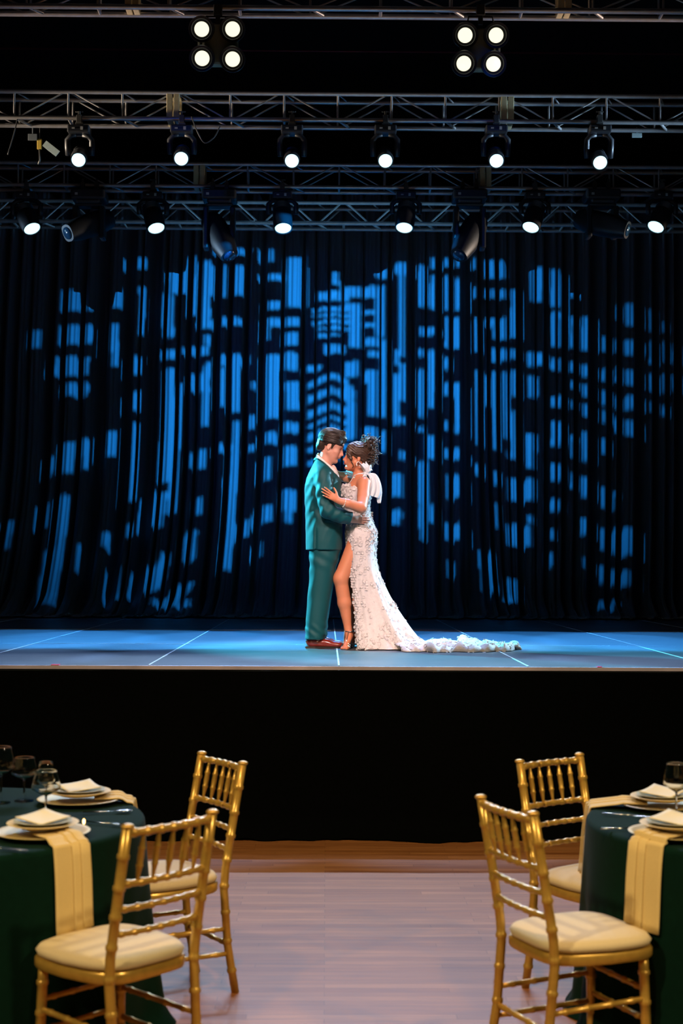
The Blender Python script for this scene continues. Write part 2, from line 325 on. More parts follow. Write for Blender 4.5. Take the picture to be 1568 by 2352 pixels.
def projector(Q, tgt, side, energy, col):
    Q = Vector(Q); T = Vector(tgt); ax = (T-Q).normalized()
    rx = ax.cross(Vector((0, 0, 1))).normalized(); ry = rx.cross(ax)
    D = .30; cell = .0009; n, mrows = 400, 300
    I, J = np.meshgrid((np.arange(n)-n/2+.5)*cell, (np.arange(mrows)-mrows/2+.5)*cell, indexing='ij')
    pts = np.array(Q)[None, None]+np.array(ax)*D+I[..., None]*np.array(rx)+J[..., None]*np.array(ry)
    d = pts-np.array(Q); t = (YCUR+.01-Q.y)/d[..., 1]; hit = np.array(Q)+d*t[..., None]
    q = (hit-CAM)@RC; px = 784+FPX*q[..., 0]/-q[..., 2]; py = 1176-FPX*q[..., 1]/-q[..., 2]
    op = gobo_open(px, py) & (d[..., 1] > 0)
    op &= (px < 766) if side > 0 else (px >= 766)
    root = empty('gobo_projector', Q, label='black pattern projector on a tall pole at the %s of the stage' % ('right' if side > 0 else 'left'), cat='stage light')
    b = MB()
    def P_(i, j): return np.array(ax)*D+(i-n/2)*cell*np.array(rx)+(j-mrows/2)*cell*np.array(ry)
    for j in range(mrows):
        i = 0
        while i < n:
            if op[i, j]: i += 1; continue
            k = i
            while k < n and not op[k, j]: k += 1
            o = len(b.v); b.v += [tuple(P_(i, j)), tuple(P_(k, j)), tuple(P_(k, j+1)), tuple(P_(i, j+1))]; b.f.append((o, o+1, o+2, o+3)); i = k
    b.build('gobo_plate', steel, root, smooth=False)
    # housing: open-fronted hood round the plate
    h = MB(); hw, hh = n*cell/2+.004, mrows*cell/2+.004
    M = Matrix((rx, ry, ax)).transposed()
    for sx, sy, dx, dy in [(1, 0, .006, 2*hh), (-1, 0, .006, 2*hh), (0, 1, 2*hw, .006), (0, -1, 2*hw, .006)]:
        h.box(M@Vector((sx*hw, sy*hh, .12)), (dx, dy, .44), M=M)
    h.box(M@Vector((0, 0, -.10)), (2*hw, 2*hh, .006), M=M)
    h.build('housing', fixture_black, root, smooth=False)
    h = MB().box(M@Vector((0, 0, -.26)), (.2, .2, .30), M=M); h.build('lamp_house', fixture_black, root, smooth=False, bevel=.01)
    l = spot('projector_lamp', (0, 0, 0), ax, energy, col, 47, 1, .0011); l.parent = root
    return root
    return root
GOBO = (.012, .33, 1)
PJ = [((3.35, 9.6, 5.35), at(690, 880, YCUR), 1, 'stage right'), ((-3.35, 9.6, 5.35), at(860, 880, YCUR), -1, 'stage left')]
for loc, tg, sd, nm in PJ:
    projector(loc, tg, sd, 15500, GOBO)
    b = MB().tube([(loc[0]*1.15, loc[1]-.30, STAGE_Z*0), (loc[0]*1.15, loc[1]-.30, loc[2]+.3)], .03, 12).tube([(loc[0]*1.15, loc[1]-.30, loc[2]+.12), (loc[0]*1.075, loc[1]-.08, loc[2]+.10)], .02, 8)
    tag(b.build('boom_stand', steel, angle=60), 'tall black boom pole standing in front of the stage at the %s' % ('right' if sd > 0 else 'left'), 'stand')
# ------------------------------------------------------------------ trusses
alu = mat('brushed aluminium tube', (.55, .53, .51), .34, .7, noise=.25, nscale=14)
gate_m = mat('gold lit gate plate', (.60, .50, .28), .6, 0, noise=.2, nscale=30)  # gold light on the joint plates is put into their base colour
def truss(ytop, ybot, Y, S, label, gates, step, zig=False, thick=.022, phase=0, low_only=False, gate_w=.05):
    """box truss: two front chords at pixel heights ytop, ybot (centre of the picture), depth S behind"""
    zt = at(784, ytop, Y).z; zb = at(784, ybot, Y).z; H = zt-zb
    lt = at(0, ytop, Y).z; rt = at(1568, ytop, Y).z
    root = empty('lighting_truss', (0, Y, zb), label=label, cat='truss')
    X = 7.5
    for yy in (0, S):
        for zz in (0, H):
            MB().tube([(-X, yy, zz), (X, yy, zz)], thick, 12).build('chord', alu, root, angle=60)
    def brace(a, b, r=.010):
        MB().tube([a, b], r, 8).build('brace', alu, root, angle=60)
    x = -X+phase; k = 0; lim = 4.6
    while x < X-step:
        if abs(x) < lim:
            for yy in (0, S):
                if zig:
                    a, b = (0, H) if k % 2 == 0 else (H, 0)
                    brace((x+.03, yy, a), (x+step-.03, yy, b))
                else:
                    brace((x, yy, 0), (x, yy, H))
                    if k % 2: brace((x+.03, yy, H), (x+step-.03, yy, 0), .008)
                    else: brace((x+.03, yy, 0), (x+step-.03, yy, H), .008)
            brace((x, 0, 0), (x+(0 if k % 2 else .12), S, 0), .014)
            brace((x, 0, H), (x+.1, S, H), .008)
        x += step; k += 1
    for gx in gates:
        for dx in (-gate_w*.62, gate_w*.62):
            g = at(gx, ybot, Y).x+dx
            b = MB()
            for yy in (0, S): b.box((g, yy, H/2), (gate_w, .03, H))
            b.box((g, S/2, 0), (gate_w, S, .02)).box((g, S/2, H), (gate_w, S, .02))
            b.build('joint_plate', gate_m, root, smooth=False, bevel=.004)
    return root, zb
truss(-40, 20, 11.9, .17, 'nearest aluminium truss at the very top, carrying the two four-lamp blinders', [302, 1297], .60, phase=.14, thick=.024)
TR2, ZB2 = truss(216, 276, 13.6, .25, 'second aluminium truss from the top, carrying the upper row of six small lamps', [397, 1165], .52, phase=.31, gate_w=.055)
TR3, ZB3 = truss(379, 430, 15.4, .22, 'third aluminium truss from the top, carrying the lower row of six large lamps', [457, 1115], .50, phase=.12, gate_w=.055)
TR4, ZB4 = truss(466, 513, 16.9, .30, 'lowest aluminium truss right in front of the curtain, lit blue, no lamps on it', [], .33, zig=True, thick=.024, phase=.1)
# thin dark batten pipe far up
p = at(784, 118, 17.2)
tag(MB().tube([(-7, 17.2, p.z), (7, 17.2, p.z)], .012, 8).build('batten_pipe', mat('dark maroon pipe', (.22, .03, .05), .4, .3)), 'thin dark reddish pipe crossing behind the blinders', 'pipe')

# ------------------------------------------------------------------ stage lamps
lens_cool = mat('lit cool lens', (.8, .95, 1), .3, emit=(.50, .88, 1), estr=1.9)
lens_warm = mat('lit warm lens', (1, .97, .8), .3, emit=(1, .96, .70), estr=1.2)
bezel_m = mat('lamp bezel', (.015, .017, .02), .35)
lab_m = mat('fixture label', (.5, .48, .42), .6)
clampm = mat('clamp metal', (.10, .10, .095), .5, .6)
def frame_from(dirv):
    d = Vector(dirv).normalized(); x = d.cross(Vector((0, 0, 1))).normalized(); y = x.cross(d)
    return Matrix((x, y, d)).transposed()
def head_lamp(px, py, Y, chord_py, lens_r, aim, label, group, energy, col, spot_deg=38, big=False, beam=None):
    L = at(px, py, Y-.08); zc = at(px, chord_py, Y).z
    d = (Vector(aim)-L).normalized(); M = frame_from(d)
    hl = lens_r*3.6                      # head length
    piv = L-d*hl*.62; cx = piv.x
    root = empty('moving_head_lamp', (cx, Y, zc), label=label, cat='stage light', group=group)
    O = Vector((cx, Y, zc))
    s = lens_r/.07
    b = MB()
    b.box((0, -.005, .005), (.05, .07, .075)).box((0, -.02, .055), (.02, .03, .05)).tube([(-.035, -.02, .075), (.035, -.02, .075)], .008, 8).box((0, 0, -.05), (.07, .05, .05))
    b.build('clamp', clampm, root, smooth=False, bevel=.004)
    bw = .21 if not big else .22; bt = -.065; bb = -.065-.075
    b = MB().box((0, 0, (bt+bb)/2), (bw, .17, bt-bb)); base = b.build('base', fixture_black, root, smooth=False, bevel=.012)
    MB().box((.035, -.0865, (bt+bb)/2), (.024, .003, .03)).build('label_plate', lab_m, base, smooth=False)
    MB().box((-.045, -.0865, (bt+bb)/2), (.028, .003, .012)).build('label_plate', lab_m, base, smooth=False)
    # yoke
    pv = piv-O; yw = lens_r*1.42+.012
    b = MB()
    for sx in (-1, 1):
        pts = [(sx*.03, 0, bb-.008), (sx*yw*.8, 0, bb-.014), (sx*(yw+.012), pv.y*.3, bb-.05), (sx*(yw+.012), pv.y*.8, (bb+pv.z)/2-.01), (sx*(yw+.008), pv.y, pv.z)]
        b.tube(pts, [.022, .024, .027, .03, .026], 10)
    b.build('yoke', fixture_black, root)
    # head: tapered body with fins, widening to the bezel
    prof = [(.001, -hl*.48), (lens_r*.70, -hl*.46), (lens_r*.95, -hl*.36)]
    for k in range(5): prof += [(lens_r*1.12, -hl*(.33-.05*k)), (lens_r*1.02, -hl*(.31-.05*k))]
    prof += [(lens_r*1.17, -hl*.04), (lens_r*1.22, hl*.2), (lens_r*1.16, hl*.52), (lens_r*1.16, hl*.62), (lens_r*1.02, hl*.62), (lens_r*1.0, hl*.57), (.001, hl*.57)]
    head = MB().lathe(prof, pv, 28, axis=d).build('head', fixture_black, root, angle=50)
    c = pv+d*hl*.585
    MB().lathe([(.001, -.01), (lens_r*1.0, -.01), (lens_r*.97, .006), (lens_r*.7, .015), (.001, .018)], c, 28, axis=d).build('lens', lens_cool, head)
    l = spot('lamp_beam', (0, 0, 0), (Vector(beam)-L) if beam else d, energy, col, spot_deg, .3, .045); l.parent = root
    l.location = pv+d*(hl*.585+.03)
    return root
COOL = (.38, .74, 1)
for i, (px, py) in enumerate([(180, 368), (416, 365), (670, 370), (885, 370), (1140, 370), (1378, 374)]):
    names = ['leftmost lamp of the upper row, glowing cool white', 'upper row lamp second from the left, left of centre, glowing cool white', 'upper row lamp third from the left, hanging just left of centre', 'upper row lamp hanging right of centre, fourth from the left', 'upper row lamp below the right joint plates, fifth from the left', 'rightmost lamp of the upper row, glowing cool white']
    head_lamp(px, py, 13.6, 276, .066, ((px-750)/3267*13.6*.8, 5.0, 0), names[i], 'upper row of small moving head lamps', 400, (.46, .66, 1), 46)
for i, (px, py) in enumerate([(74, 526), (359, 525), (650, 525), (928, 524), (1218, 523), (1505, 522)]):
    names = ['leftmost large lamp of the lower row, glowing cool white', 'lower row lamp second from the left, between the first two dark heads', 'lower row lamp just left of centre, third from the left', 'lower row lamp just right of centre, fourth from the left', 'lower row lamp fifth from the left, between the two dark heads on the right', 'rightmost large lamp of the lower row at the picture edge']
    head_lamp(px, py, 15.4, 430, .089, ((px-750)/3267*15.4*.35, 13.3, STAGE_Z), names[i], 'lower row of large moving head lamps', 2200, (.06, .38, 1), 31, beam=((px-750)/3267*15.4*.88, 12.6, STAGE_Z))

# unlit profile moving heads
def dark_head(px, top_py, bot_py, Y, d, label, flip=1):
    zc = at(px, 430, Y).z; x = at(px, 430, Y).x; zb = at(px, bot_py, Y).z
    root = empty('profile_moving_head', (x, Y, zc), label=label, cat='stage light')
    for sx in (-.075, .075):
        MB().box((sx, -.02, .0), (.045, .07, .09)).box((sx, -.03, .06), (.018, .03, .05)).build('clamp', clampm, root, smooth=False, bevel=.004)
    b = MB().box((0, -.02, -.11), (.37, .30, .11)).box((0, -.02, -.18), (.26, .26, .05)); base = b.build('base', fixture_black, root, smooth=False, bevel=.02)
    MB().box((-.12, -.172, -.115), (.03, .003, .025)).build('label_plate', lab_m, base, smooth=False)
    b = MB()
    drop = zb-zc
    for sx in (-1, 1):
        b.box((sx*.145, -.02, (drop-.18)/2-.02), (.055, .19, -(drop+.18)*.86))
    b.box((0, -.02, -.215), (.30, .17, .03))
    b.build('yoke', fixture_black, root, smooth=False, bevel=.025)
    dv = Vector(d).normalized(); pv = Vector((0, -.03, drop+.16)); M = frame_from(dv)
    b = MB()
    prof = [(-.30, .075), (-.27, .10), (-.16, .122), (.0, .125), (.14, .118), (.26, .095), (.30, .088)]
    P = []
    for t, r in prof:
        P.append([tuple(M@Vector((r*1.02*abs(math.cos(a))**.75*math.copysign(1, math.cos(a)), r*1.05*abs(math.sin(a))**.75*math.copysign(1, math.sin(a)), t))+pv) for a in [2*PI*k/24 for k in range(24)]])
    b.grid(P, closev=True, flip=True); n = len(b.v); b.f.append(tuple(reversed(range(24)))); b.f.append(tuple(range(n-24, n)))
    h = b.build('head', fixture_black, root, angle=40)
    MB().lathe([(.001, 0), (.070, 0), (.066, .012), (.001, .02)], pv+dv*.298, 24, axis=dv).build('lens', mat('dark glass lens', (.02, .06, .12), .08, coat=1), h)
dark_head(207, 430, 553, 15.40, (-.55, -.5, -.35), 'unlit black moving head at the left of the lower row')
dark_head(505, 430, 578, 15.40, (.40, -.45, -.80), 'unlit black moving head tilted down, left of centre in the lower row')
dark_head(1077, 430, 578, 15.40, (-.42, -.45, -.80), 'unlit black moving head tilted down, right of centre in the lower row')
dark_head(1380, 430, 550, 15.40, (.7, -.35, -.25), 'unlit black moving head at the right of the lower row')

# four-lamp blinders
def blinder(px, py, Y, label, cells):
    c = at(px, py, Y); root = empty('blinder_lamp', (c.x, Y, c.z), label=label, cat='stage light', group='four-lamp blinders')
    top = at(px, 25, Y).z-c.z
    MB().box((0, 0, top), (.07, .07, .09)).box((0, 0, top-.07), (.04, .03, .10)).build('clamp', clampm, root, smooth=False, bevel=.004)
    yk = MB().tube([(-.115, -.0, .20), (-.10, 0, top-.05), (.10, 0, top-.05), (.115, 0, .20)], .009, 8).build('yoke', clampm, root)
    b = MB().box((0, .03, 0), (.26, .09, .36)).box((0, .035, 0), (.34, .07, .20))
    b.build('body', mat('blinder housing lens glow', (.32, .36, .24), .6), root, smooth=False, bevel=.02)  # green-grey glow of the lenses on the body is put into its colour
    ax = Vector((0, -1, -.36)).normalized()
    for (ex, ey) in cells:
        e = at(ex, ey, Y-.05)-Vector((c.x, Y, c.z))
        can = MB().lathe([(.001, -.16), (.09, -.15), (.104, -.06), (.108, .02), (.104, .035), (.085, .03), (.078, -.005), (.001, -.005)], e, 32, axis=ax).build('lamp_can', fixture_black, root, angle=50)
        MB().lathe([(.001, -.003), (.062, -.003), (.060, .006), (.001, .012)], e, 28, axis=ax).build('lens', lens_warm, can)
    l = spot('blinder_beam', (0, 0, 0), (0, -.75, -.66), 120, (1, .88, .66), 80, .6, .14); l.parent = root; l.location = (0, -.25, -.1)
blinder(500, 101, 11.85, 'four-lamp blinder glowing warm white, hanging left of centre from the top truss', [(463, 67), (534, 67), (464, 134), (534, 136)])
blinder(1103, 113, 11.85, 'four-lamp blinder glowing warm white, hanging right of centre from the top truss', [(1068, 81), (1139, 81), (1065, 146), (1133, 147)])

# odds and ends hanging in the rig
p = at(91, 322, 13.87)
tagm = mat('yellow tag', (.55, .38, .05), .6); paper = mat('pale printed tag', (.40, .50, .48), .7, noise=.25, nscale=90)
r = empty('chain_hoist_tag', p, label='yellow clip with a pale printed tag hanging at the far left of the rig', cat='tag')
MB().box((0, 0, -.04), (.045, .03, .10)).build('clip', tagm, r, smooth=False, bevel=.004)
MB().box((.115, -.01, -.085), (.17, .006, .065), M=Matrix.Rotation(rad(38), 3, 'Y')).build('printed_tag', paper, r, smooth=False)
MB().tube([(0, 0, -.09), (.005, 0, -.20), (-.01, 0, -.24)], .008, 8).tube([(0, 0, 0), (0, 0, .16)], .004, 6).build('chain', clampm, r)
p = at(1462, 311, 13.85)
tag(MB().box(tuple(p), (.10, .012, .045)).box((p.x, p.y, p.z+.045), (.012, .006, .08)).build('equipment_label', paper, smooth=False, bevel=.003), 'small grey label plate hanging under the second truss at the right', 'label')
p = at(75, 315, 13.85)
tag(MB().box(tuple(p), (.09, .012, .065)).box((p.x, p.y, p.z+.06), (.012, .006, .10)).build('equipment_label', mat('dim printed label', (.10, .12, .13), .7), smooth=False, bevel=.003), 'dim square label plate at the far left of the rig', 'label')
def cable(pts, label):
    q = [at(x, y, d) for x, y, d in pts]; out = []
    for i in range(len(q)-1):
        for t in np.linspace(0, 1, 6, endpoint=False):
            p0 = q[max(i-1, 0)]; p1 = q[i]; p2 = q[i+1]; p3 = q[min(i+2, len(q)-1)]
            out.append(.5*((2*p1)+(-p0+p2)*t+(2*p0-5*p1+4*p2-p3)*t*t+(-p0+3*p1-3*p2+p3)*t**3))
    out.append(q[-1])
    tag(MB().tube(out, .006, 6).build('power_cable', mat('cable black', (.03, .03, .03), .5)), label, 'cable')
cable([(440, 268, 13.5), (452, 300, 13.4), (470, 328, 13.4), (492, 315, 13.4), (505, 290, 13.5)], 'thin black cable looping beside the second lamp of the upper row')
cable([(40, 270, 13.6), (34, 300, 13.55), (18, 355, 13.5)], 'thin cable hanging down at the far left of the rig')
# ------------------------------------------------------------------ chiavari chairs
gold = mat('gold lacquered wood', (.62, .385, .085), .30, .45, noise=.18, nscale=40, coat=.3)
cream = mat('cream seat fabric', (.72, .60, .40), .8, noise=.06, nscale=120, sheen=.2, bump=.05)
def turned(path, r, rings, n=12):
    """bamboo style turned rod: smooth swell and small raised rings at the given fractions"""
    path = [Vector(p) for p in path]; seg = [0]
    for a, b in zip(path, path[1:]): seg.append(seg[-1]+(b-a).length)
    L = seg[-1]
    def P(t):
        s = t*L
        for i in range(len(path)-1):
            if s <= seg[i+1]+1e-9: return path[i].lerp(path[i+1], (s-seg[i])/(seg[i+1]-seg[i]))
        return path[-1]
    e = .006/L; ts = {0, 1}
    for q in seg: ts.add(min(1, q/L))
    for q in rings:
        for k in (-1.6, -.9, -.3, .3, .9, 1.6): ts.add(min(1, max(0, q+k*e)))
    for q in np.linspace(0, 1, 9): ts.add(float(q))
    ts = sorted(ts); pts, rr = [], []
    for t in ts:
        f = 1.0
        for q in rings:
            d = abs(t-q)/e
            if d < 1: f = 1.22
            elif d < 1.3: f = 1.05
        pts.append(P(t)); rr.append(r*f)
    return pts, rr
def make_chair():
    root = empty('chiavari_chair')
    prof = [(.255, 0), (.215, .20), (.195, .42), (.200, .50), (.235, .70), (.275, .915)]   # back leg: (distance behind centre, height)
    for s in (-1, 1):
        pts = [(s*(.168+.010*min(1, z/.5)), -y, z) for y, z in prof]
        p, r = turned(pts, .0165, [.10, .235, .36, .475, .585, .69, .79, .90])
        b = MB().tube(p, r, 14); top = Vector(pts[-1])
        b.ell(top+Vector((0, -.002, .004)), (.021, .021, .010), 8)
        b.build('back_leg', gold, root)
        fx = s*.163
        p, r = turned([(fx*1.05, .172, 0), (fx, .160, .415)], .0165, [.12, .32, .62, .86])
        MB().tube(p, r, 14).build('front_leg', gold, root)
    # seat frame: trapezoid rounded board
    def outline(grow, z, n=40, pw=4.6):
        P = []
        for k in range(n):
            a = 2*PI*k/n; c, s_ = math.cos(a), math.sin(a)
            yy = abs(s_)**(2/pw)*math.copysign(1, s_)*(.205+grow); xx = abs(c)**(2/pw)*math.copysign(1, c)
            wd = .205+grow if yy > 0 else .205+grow-.030*min(1, -yy/.2)
            P.append((xx*wd, yy+.005, z))
        return P
    b = MB()
    P = [outline(-.03, .408), outline(0, .410), outline(.004, .418), outline(.004, .438), outline(0, .445), outline(-.03, .447)]
    b.grid(P, closev=True, flip=True); N = 40; b.f.append(tuple(reversed(range(N)))); b.f.append(tuple(range(len(b.v)-N, len(b.v))))
    b.build('seat_frame', gold, root, angle=50)
    b = MB(); P = []
    for z, g in [(.446, -.015), (.452, .000), (.466, .006), (.480, -.004), (.489, -.025), (.495, -.06), (.499, -.11), (.501, -.17)]:
        P.append(outline(g, z, pw=4.0))
    b.grid(P, closev=True, flip=True); b.f.append(tuple(reversed(range(N)))); b.f.append(tuple(range(len(b.v)-N, len(b.v))))
    b.build('seat_cushion', cream, root, angle=80)
    def back_at(z):
        for (y0, z0), (y1, z1) in zip(prof, prof[1:]):
            if z0 <= z <= z1: return -(y0+(y1-y0)*(z-z0)/(z1-z0))
    for nm, z, r in [('top_rail', .897, .0125), ('back_rail', .735, .011), ('back_rail', .655, .010), ('back_rail', .575, .010)]:
        y = back_at(z); arc = .018
        pts = [(x, y-arc*(1-(x/.178)**2), z) for x in np.linspace(-.178, .178, 7)]
        p, rr = turned(pts, r, [.08, .22, .36, .5, .64, .78, .92], 10)
        MB().tube(p, rr, 10).build(nm, gold, root)
    for k in range(5):
        x = (-2+k)*.058; arc = .018*(1-(x/.178)**2)
        a = Vector((x, back_at(.737)-arc, .740)); c = Vector((x, back_at(.897)-arc, .893))
        ts = [0, .1, .28, .30, .33, .36, .5, .64, .67, .70, .72, .9, 1]; rr = [.005, .006, .0095, .0115, .0115, .0095, .0105, .0095, .0115, .0115, .0095, .006, .005]
        MB().tube([a.lerp(c, t) for t in ts], rr, 10).build('spindle', gold, root)
    def st(a, c, rings=(.15, .38, .62, .85), r=.0095):
        p, rr = turned([a, c], r, list(rings)); MB().tube(p, rr, 10).build('stretcher', gold, root)
    for s in (-1, 1):
        for zf, zb in [(.17, .16), (.27, .26)]:
            st((s*.167, .167, zf), (s*.170, back_at(zb), zb))
    st((-.167, .167, .20), (.167, .167, .20)); st((-.165, .165, .30), (.165, .165, .30)); st((-.172, back_at(.20), .20), (.172, back_at(.20), .20))
    return root
def place(o, c, n):
    o.location = (c[0], c[1], 0); o.rotation_euler = (0, 0, math.atan2(n[1], n[0])-PI/2)
chair = make_chair()
def fit(o, L_, R_, label):
    """place by its two back post tops (x, y on the plan) and which side the seat lies"""
    o['label'] = label; o['category'] = 'chair'; o['group'] = 'gold chiavari chairs'
CH = [((-.433, 5.965), (-.84, -.54), 'gold chair behind the left table, nearest the stage on the left'),
      ((-.489, 4.55), (-.74, .675), 'gold chair in the left foreground with its back to the dance floor'),
      ((.612, 4.83), (.925, .38), 'gold chair in the right foreground facing the right table'),
      ((.945, 6.0), (.60, -.80), 'gold chair behind the right table, seat half hidden by the dark cloth')]
for i, (mid, n, lab) in enumerate(CH):
    o = chair if i == 0 else copy_tree(chair)
    nn = Vector((n[0], n[1])).normalized(); c = Vector(mid)+nn*.275
    place(o, c, nn); fit(o, None, None, lab)

# ------------------------------------------------------------------ tables
velv = mat('deep green velvet', (.0010, .016, .0105), .9, spec=.08, sheen=.03, noise=.25, nscale=40)
wood_t = mat('plain table wood', (.3, .2, .1), .6)
TH = .765
def table(cx, cy, R, label, clabel, seed):
    r = empty('banquet_table', (cx, cy, 0), label=label, cat='table')
    MB().lathe([(.001, TH-.034), (R-.01, TH-.034), (R-.006, TH-.02), (R-.01, TH-.008), (.001, TH-.008)], n=64).build('tabletop', wood_t, r, angle=40)
    for k in range(4):
        a = PI/4+k*PI/2
        MB().tube([(.42*math.cos(a), .42*math.sin(a), TH-.034), (.46*math.cos(a), .46*math.sin(a), 0)], .018, 8).build('leg', clampm, r)
    n = 220; th = np.linspace(0, 2*PI, n, endpoint=False)
    f = (np.sin(th*9+seed)+.6*np.sin(th*14+seed*2.1)+.4*np.sin(th*23+seed))/2
    P = []
    for rr in (.02, .3, .6, .9): P.append(np.stack([rr*R*np.cos(th), rr*R*np.sin(th), TH+0*th], 1))
    for a in (0, .35, .7, 1.0, 1.3, PI/2):
        q = R-.0+.022*math.sin(a); P.append(np.stack([q*np.cos(th), q*np.sin(th), TH-.022*(1-math.cos(a))+0*th], 1))
    for t in np.linspace(.05, 1, 26):
        z = (TH-.022)*(1-t)+.006; amp = .012*t+.045*t*t; q = R+.022+.05*t+amp*f+(.03*max(0, t-.93)/.07)
        P.append(np.stack([q*np.cos(th), q*np.sin(th), z+0*th], 1))
    b = MB().grid(P, closev=True, flip=False); b.f.append(tuple(range(n)))
    o = b.build('tablecloth', velv); o.location = (cx, cy, 0)
    tag(o, clabel, 'tablecloth', 'dark green velvet tablecloths')
T1 = (-1.46, 5.40); T2 = (1.77, 5.38)
table(*T1, .755, 'round banquet table on the left, hidden under dark green velvet', 'dark green velvet cloth covering the left table down to the floor', 1.0)
table(*T2, .755, 'round banquet table on the right, hidden under dark green velvet', 'dark green velvet cloth covering the right table down to the floor', 2.3)

# ------------------------------------------------------------------ place settings
gplate = mat('gold charger glaze', (.60, .48, .22), .5, .25, noise=.08, nscale=30)
ivory = mat('ivory plate glaze', (.64, .52, .28), .6, spec=.25)
sage = mat('sage dish glaze', (.36, .35, .18), .5, spec=.3)
card_m = mat('cream card', (.80, .72, .52), .7)
nap_m = mat('sand linen napkin', (.68, .52, .24), .85, noise=.08, nscale=200, sheen=.2, bump=.05)
def setting(cx, cy, ang, who, nap, bend):
    z = TH+.002
    o = MB().lathe([(.001, .002), (.100, .002), (.104, .004), (.150, .012), (.163, .017), (.166, .019), (.163, .0205), (.148, .016), (.105, .009), (.001, .008)], n=64).build('charger_plate', gplate, angle=60)
    o.location = (cx, cy, z); tag(o, 'gold charger plate, the lowest plate of the %s setting' % who, 'plate', 'charger plates')
    # napkin laid over the charger, hanging over the table edge
    if nap:
        d = Vector(nap).normalized(); e = Vector((-d.y, d.x))
        layers = MB(); T = T1 if cx < 0 else T2; edge = None
        Rt = .783
        # distance along d to the table edge
        c = Vector((cx, cy))-Vector(T); bq = c.dot(d); disc = bq*bq-(c.length_squared-Rt*Rt); te = -bq+math.sqrt(disc)
        for k, (off, wd, lift) in enumerate([(-.012, .110, 0), (.030, .062, .005), (.046, .036, .010)]):
            P = []
            hang = .285-.012*k
            prof = [(0.06, .0245), (.12, .0245), (.155, .0255), (.172, .021), (te-.02, .0085), (te-.004, .006)]
            for a in (25, 50, 75, 90): prof.append((te-.004+.012*math.sin(rad(a)), .006-.012*(1-math.cos(rad(a)))))
            for t in np.linspace(.1, 1, 10): prof.append((te+.010+.034*t+.003*math.sin(t*5), -.008-hang*t))
            for i, (s, h) in enumerate(prof):
                row = []
                for v in np.linspace(-1, 1, 9):
                    ww = off+bend*(v*wd/2)+bend*.0
                    ww = bend*off+v*wd/2*1.0
                    qx = Vector((cx, cy))+d*(s+lift*(1 if i > 8 else .0))+e*ww
                    # below the edge keep clear of the round cloth
                    rr = (qx-Vector(T)).length
                    row.append((qx.x, qx.y, z+h+lift*(1 if i <= 9 else 0)+.002*math.cos(v*2)))
                P.append(row)
            layers.grid(P)
        o = layers.build('napkin', nap_m, solid=.003); tag(o, 'sand coloured napkin of the %s setting, hanging over the table edge' % who, 'napkin')
    z2 = z+.026 if nap else z+.013
    z2 = z+.0315 if nap else z+.013
    o = MB().lathe([(.001, 0), (.075, 0), (.08, .003), (.118, .013), (.126, .017), (.124, .019), (.085, .009), (.001, .007)], n=56).build('dinner_plate', ivory, angle=60)
    o.location = (cx, cy, z2); tag(o, 'ivory dinner plate in the middle of the %s setting' % who, 'plate', 'dinner plates')
    o = MB().lathe([(.001, 0), (.045, 0), (.05, .002), (.085, .012), (.100, .016), (.102, .018), (.099, .019), (.082, .016), (.05, .007), (.001, .006)], n=56).build('salad_plate', sage, angle=60)
    o.location = (cx, cy, z2+.008); tag(o, 'sage green shallow dish on top of the %s setting' % who, 'dish', 'sage salad dishes')
    # folded card: square set on its corner, curling upward
    P = []
    for u in np.linspace(-1, 1, 9):
        row = []
        for v in np.linspace(-1, 1, 9):
            x = u*.068; y = v*.068; q = Vector((x, y)); q.rotate(Matrix.Rotation(ang, 2))
            row.append((q.x, q.y, .006+.014*((u+v)/2+.35)**2*(1 if u+v > -.7 else 0)+.010*abs(u-v)/2))
        P.append(row)
    o = MB().grid(P).build('menu_card', card_m, solid=.0025); o.location = (cx, cy, z2+.019)
    tag(o, 'cream folded card resting on the dish of the %s setting' % who, 'card')
S = [(-.994, 5.06, .9, 'nearer left', (.60, -.80), 1), (-.987, 5.756, .5, 'farther left', (.985, .17), 1),
     (1.245, 5.08, .8, 'nearer right', (-.70, -.71), -1), (1.338, 5.67, .9, 'farther right', (-.985, .17), -1)]
for s in S: setting(*s)

# glasses
glass = bpy.data.materials.new('clear glass'); glass.use_nodes = True
b_ = glass.node_tree.nodes['Principled BSDF']; b_.inputs['Transmission Weight'].default_value = 1; b_.inputs['Roughness'].default_value = .015; b_.inputs['IOR'].default_value = 1.48; b_.inputs['Base Color'].default_value = (.97, .98, .97, 1)
def wine_glass(px, py_base, py_top, Y, style, label, s=1):
    p = at(px, py_base, Y); H = at(px, py_top, Y).z-TH
    if style == 'tall': pr = [(.001, .0), (.036, .0), (.037, .0025), (.014, .006), (.0042, .016), (.0036, .42), (.006, .46), (.022, .50), (.042, .56), (.046, .60), (.042, .74), (.036, .90), (.032, 1.0)]
    else: pr = [(.001, .0), (.038, .0), (.039, .0025), (.014, .006), (.0042, .016), (.0036, .46), (.006, .50), (.030, .56), (.052, .63), (.055, .67), (.050, .80), (.042, .95), (.040, 1.0)]
    out = []
    for i, (r, t) in enumerate(pr): out.append((r*s, (t if i < 4 and t < .01 else t*H) if i > 3 else t))
    k0 = 6
    inner = [(max(.001, r-.0012), z+.0012) for r, z in reversed(out[k0:])]
    root = empty('wine_glass', (p.x, Y, TH+.001), label=label, cat='glass', group='clear wine glasses')
    full = out+inner; full[-1] = (.001, full[-1][1])
    MB().lathe(full, n=40).build('bowl_and_stem', glass, root, angle=70)
wine_glass(105, 1893, 1770, 5.36, 'wide', 'wine glass nearest the camera on the left table, behind the near plate')
wine_glass(55, 1848, 1740, 5.80, 'wide', 'middle wine glass on the left table, left of the far plate', 1.0)
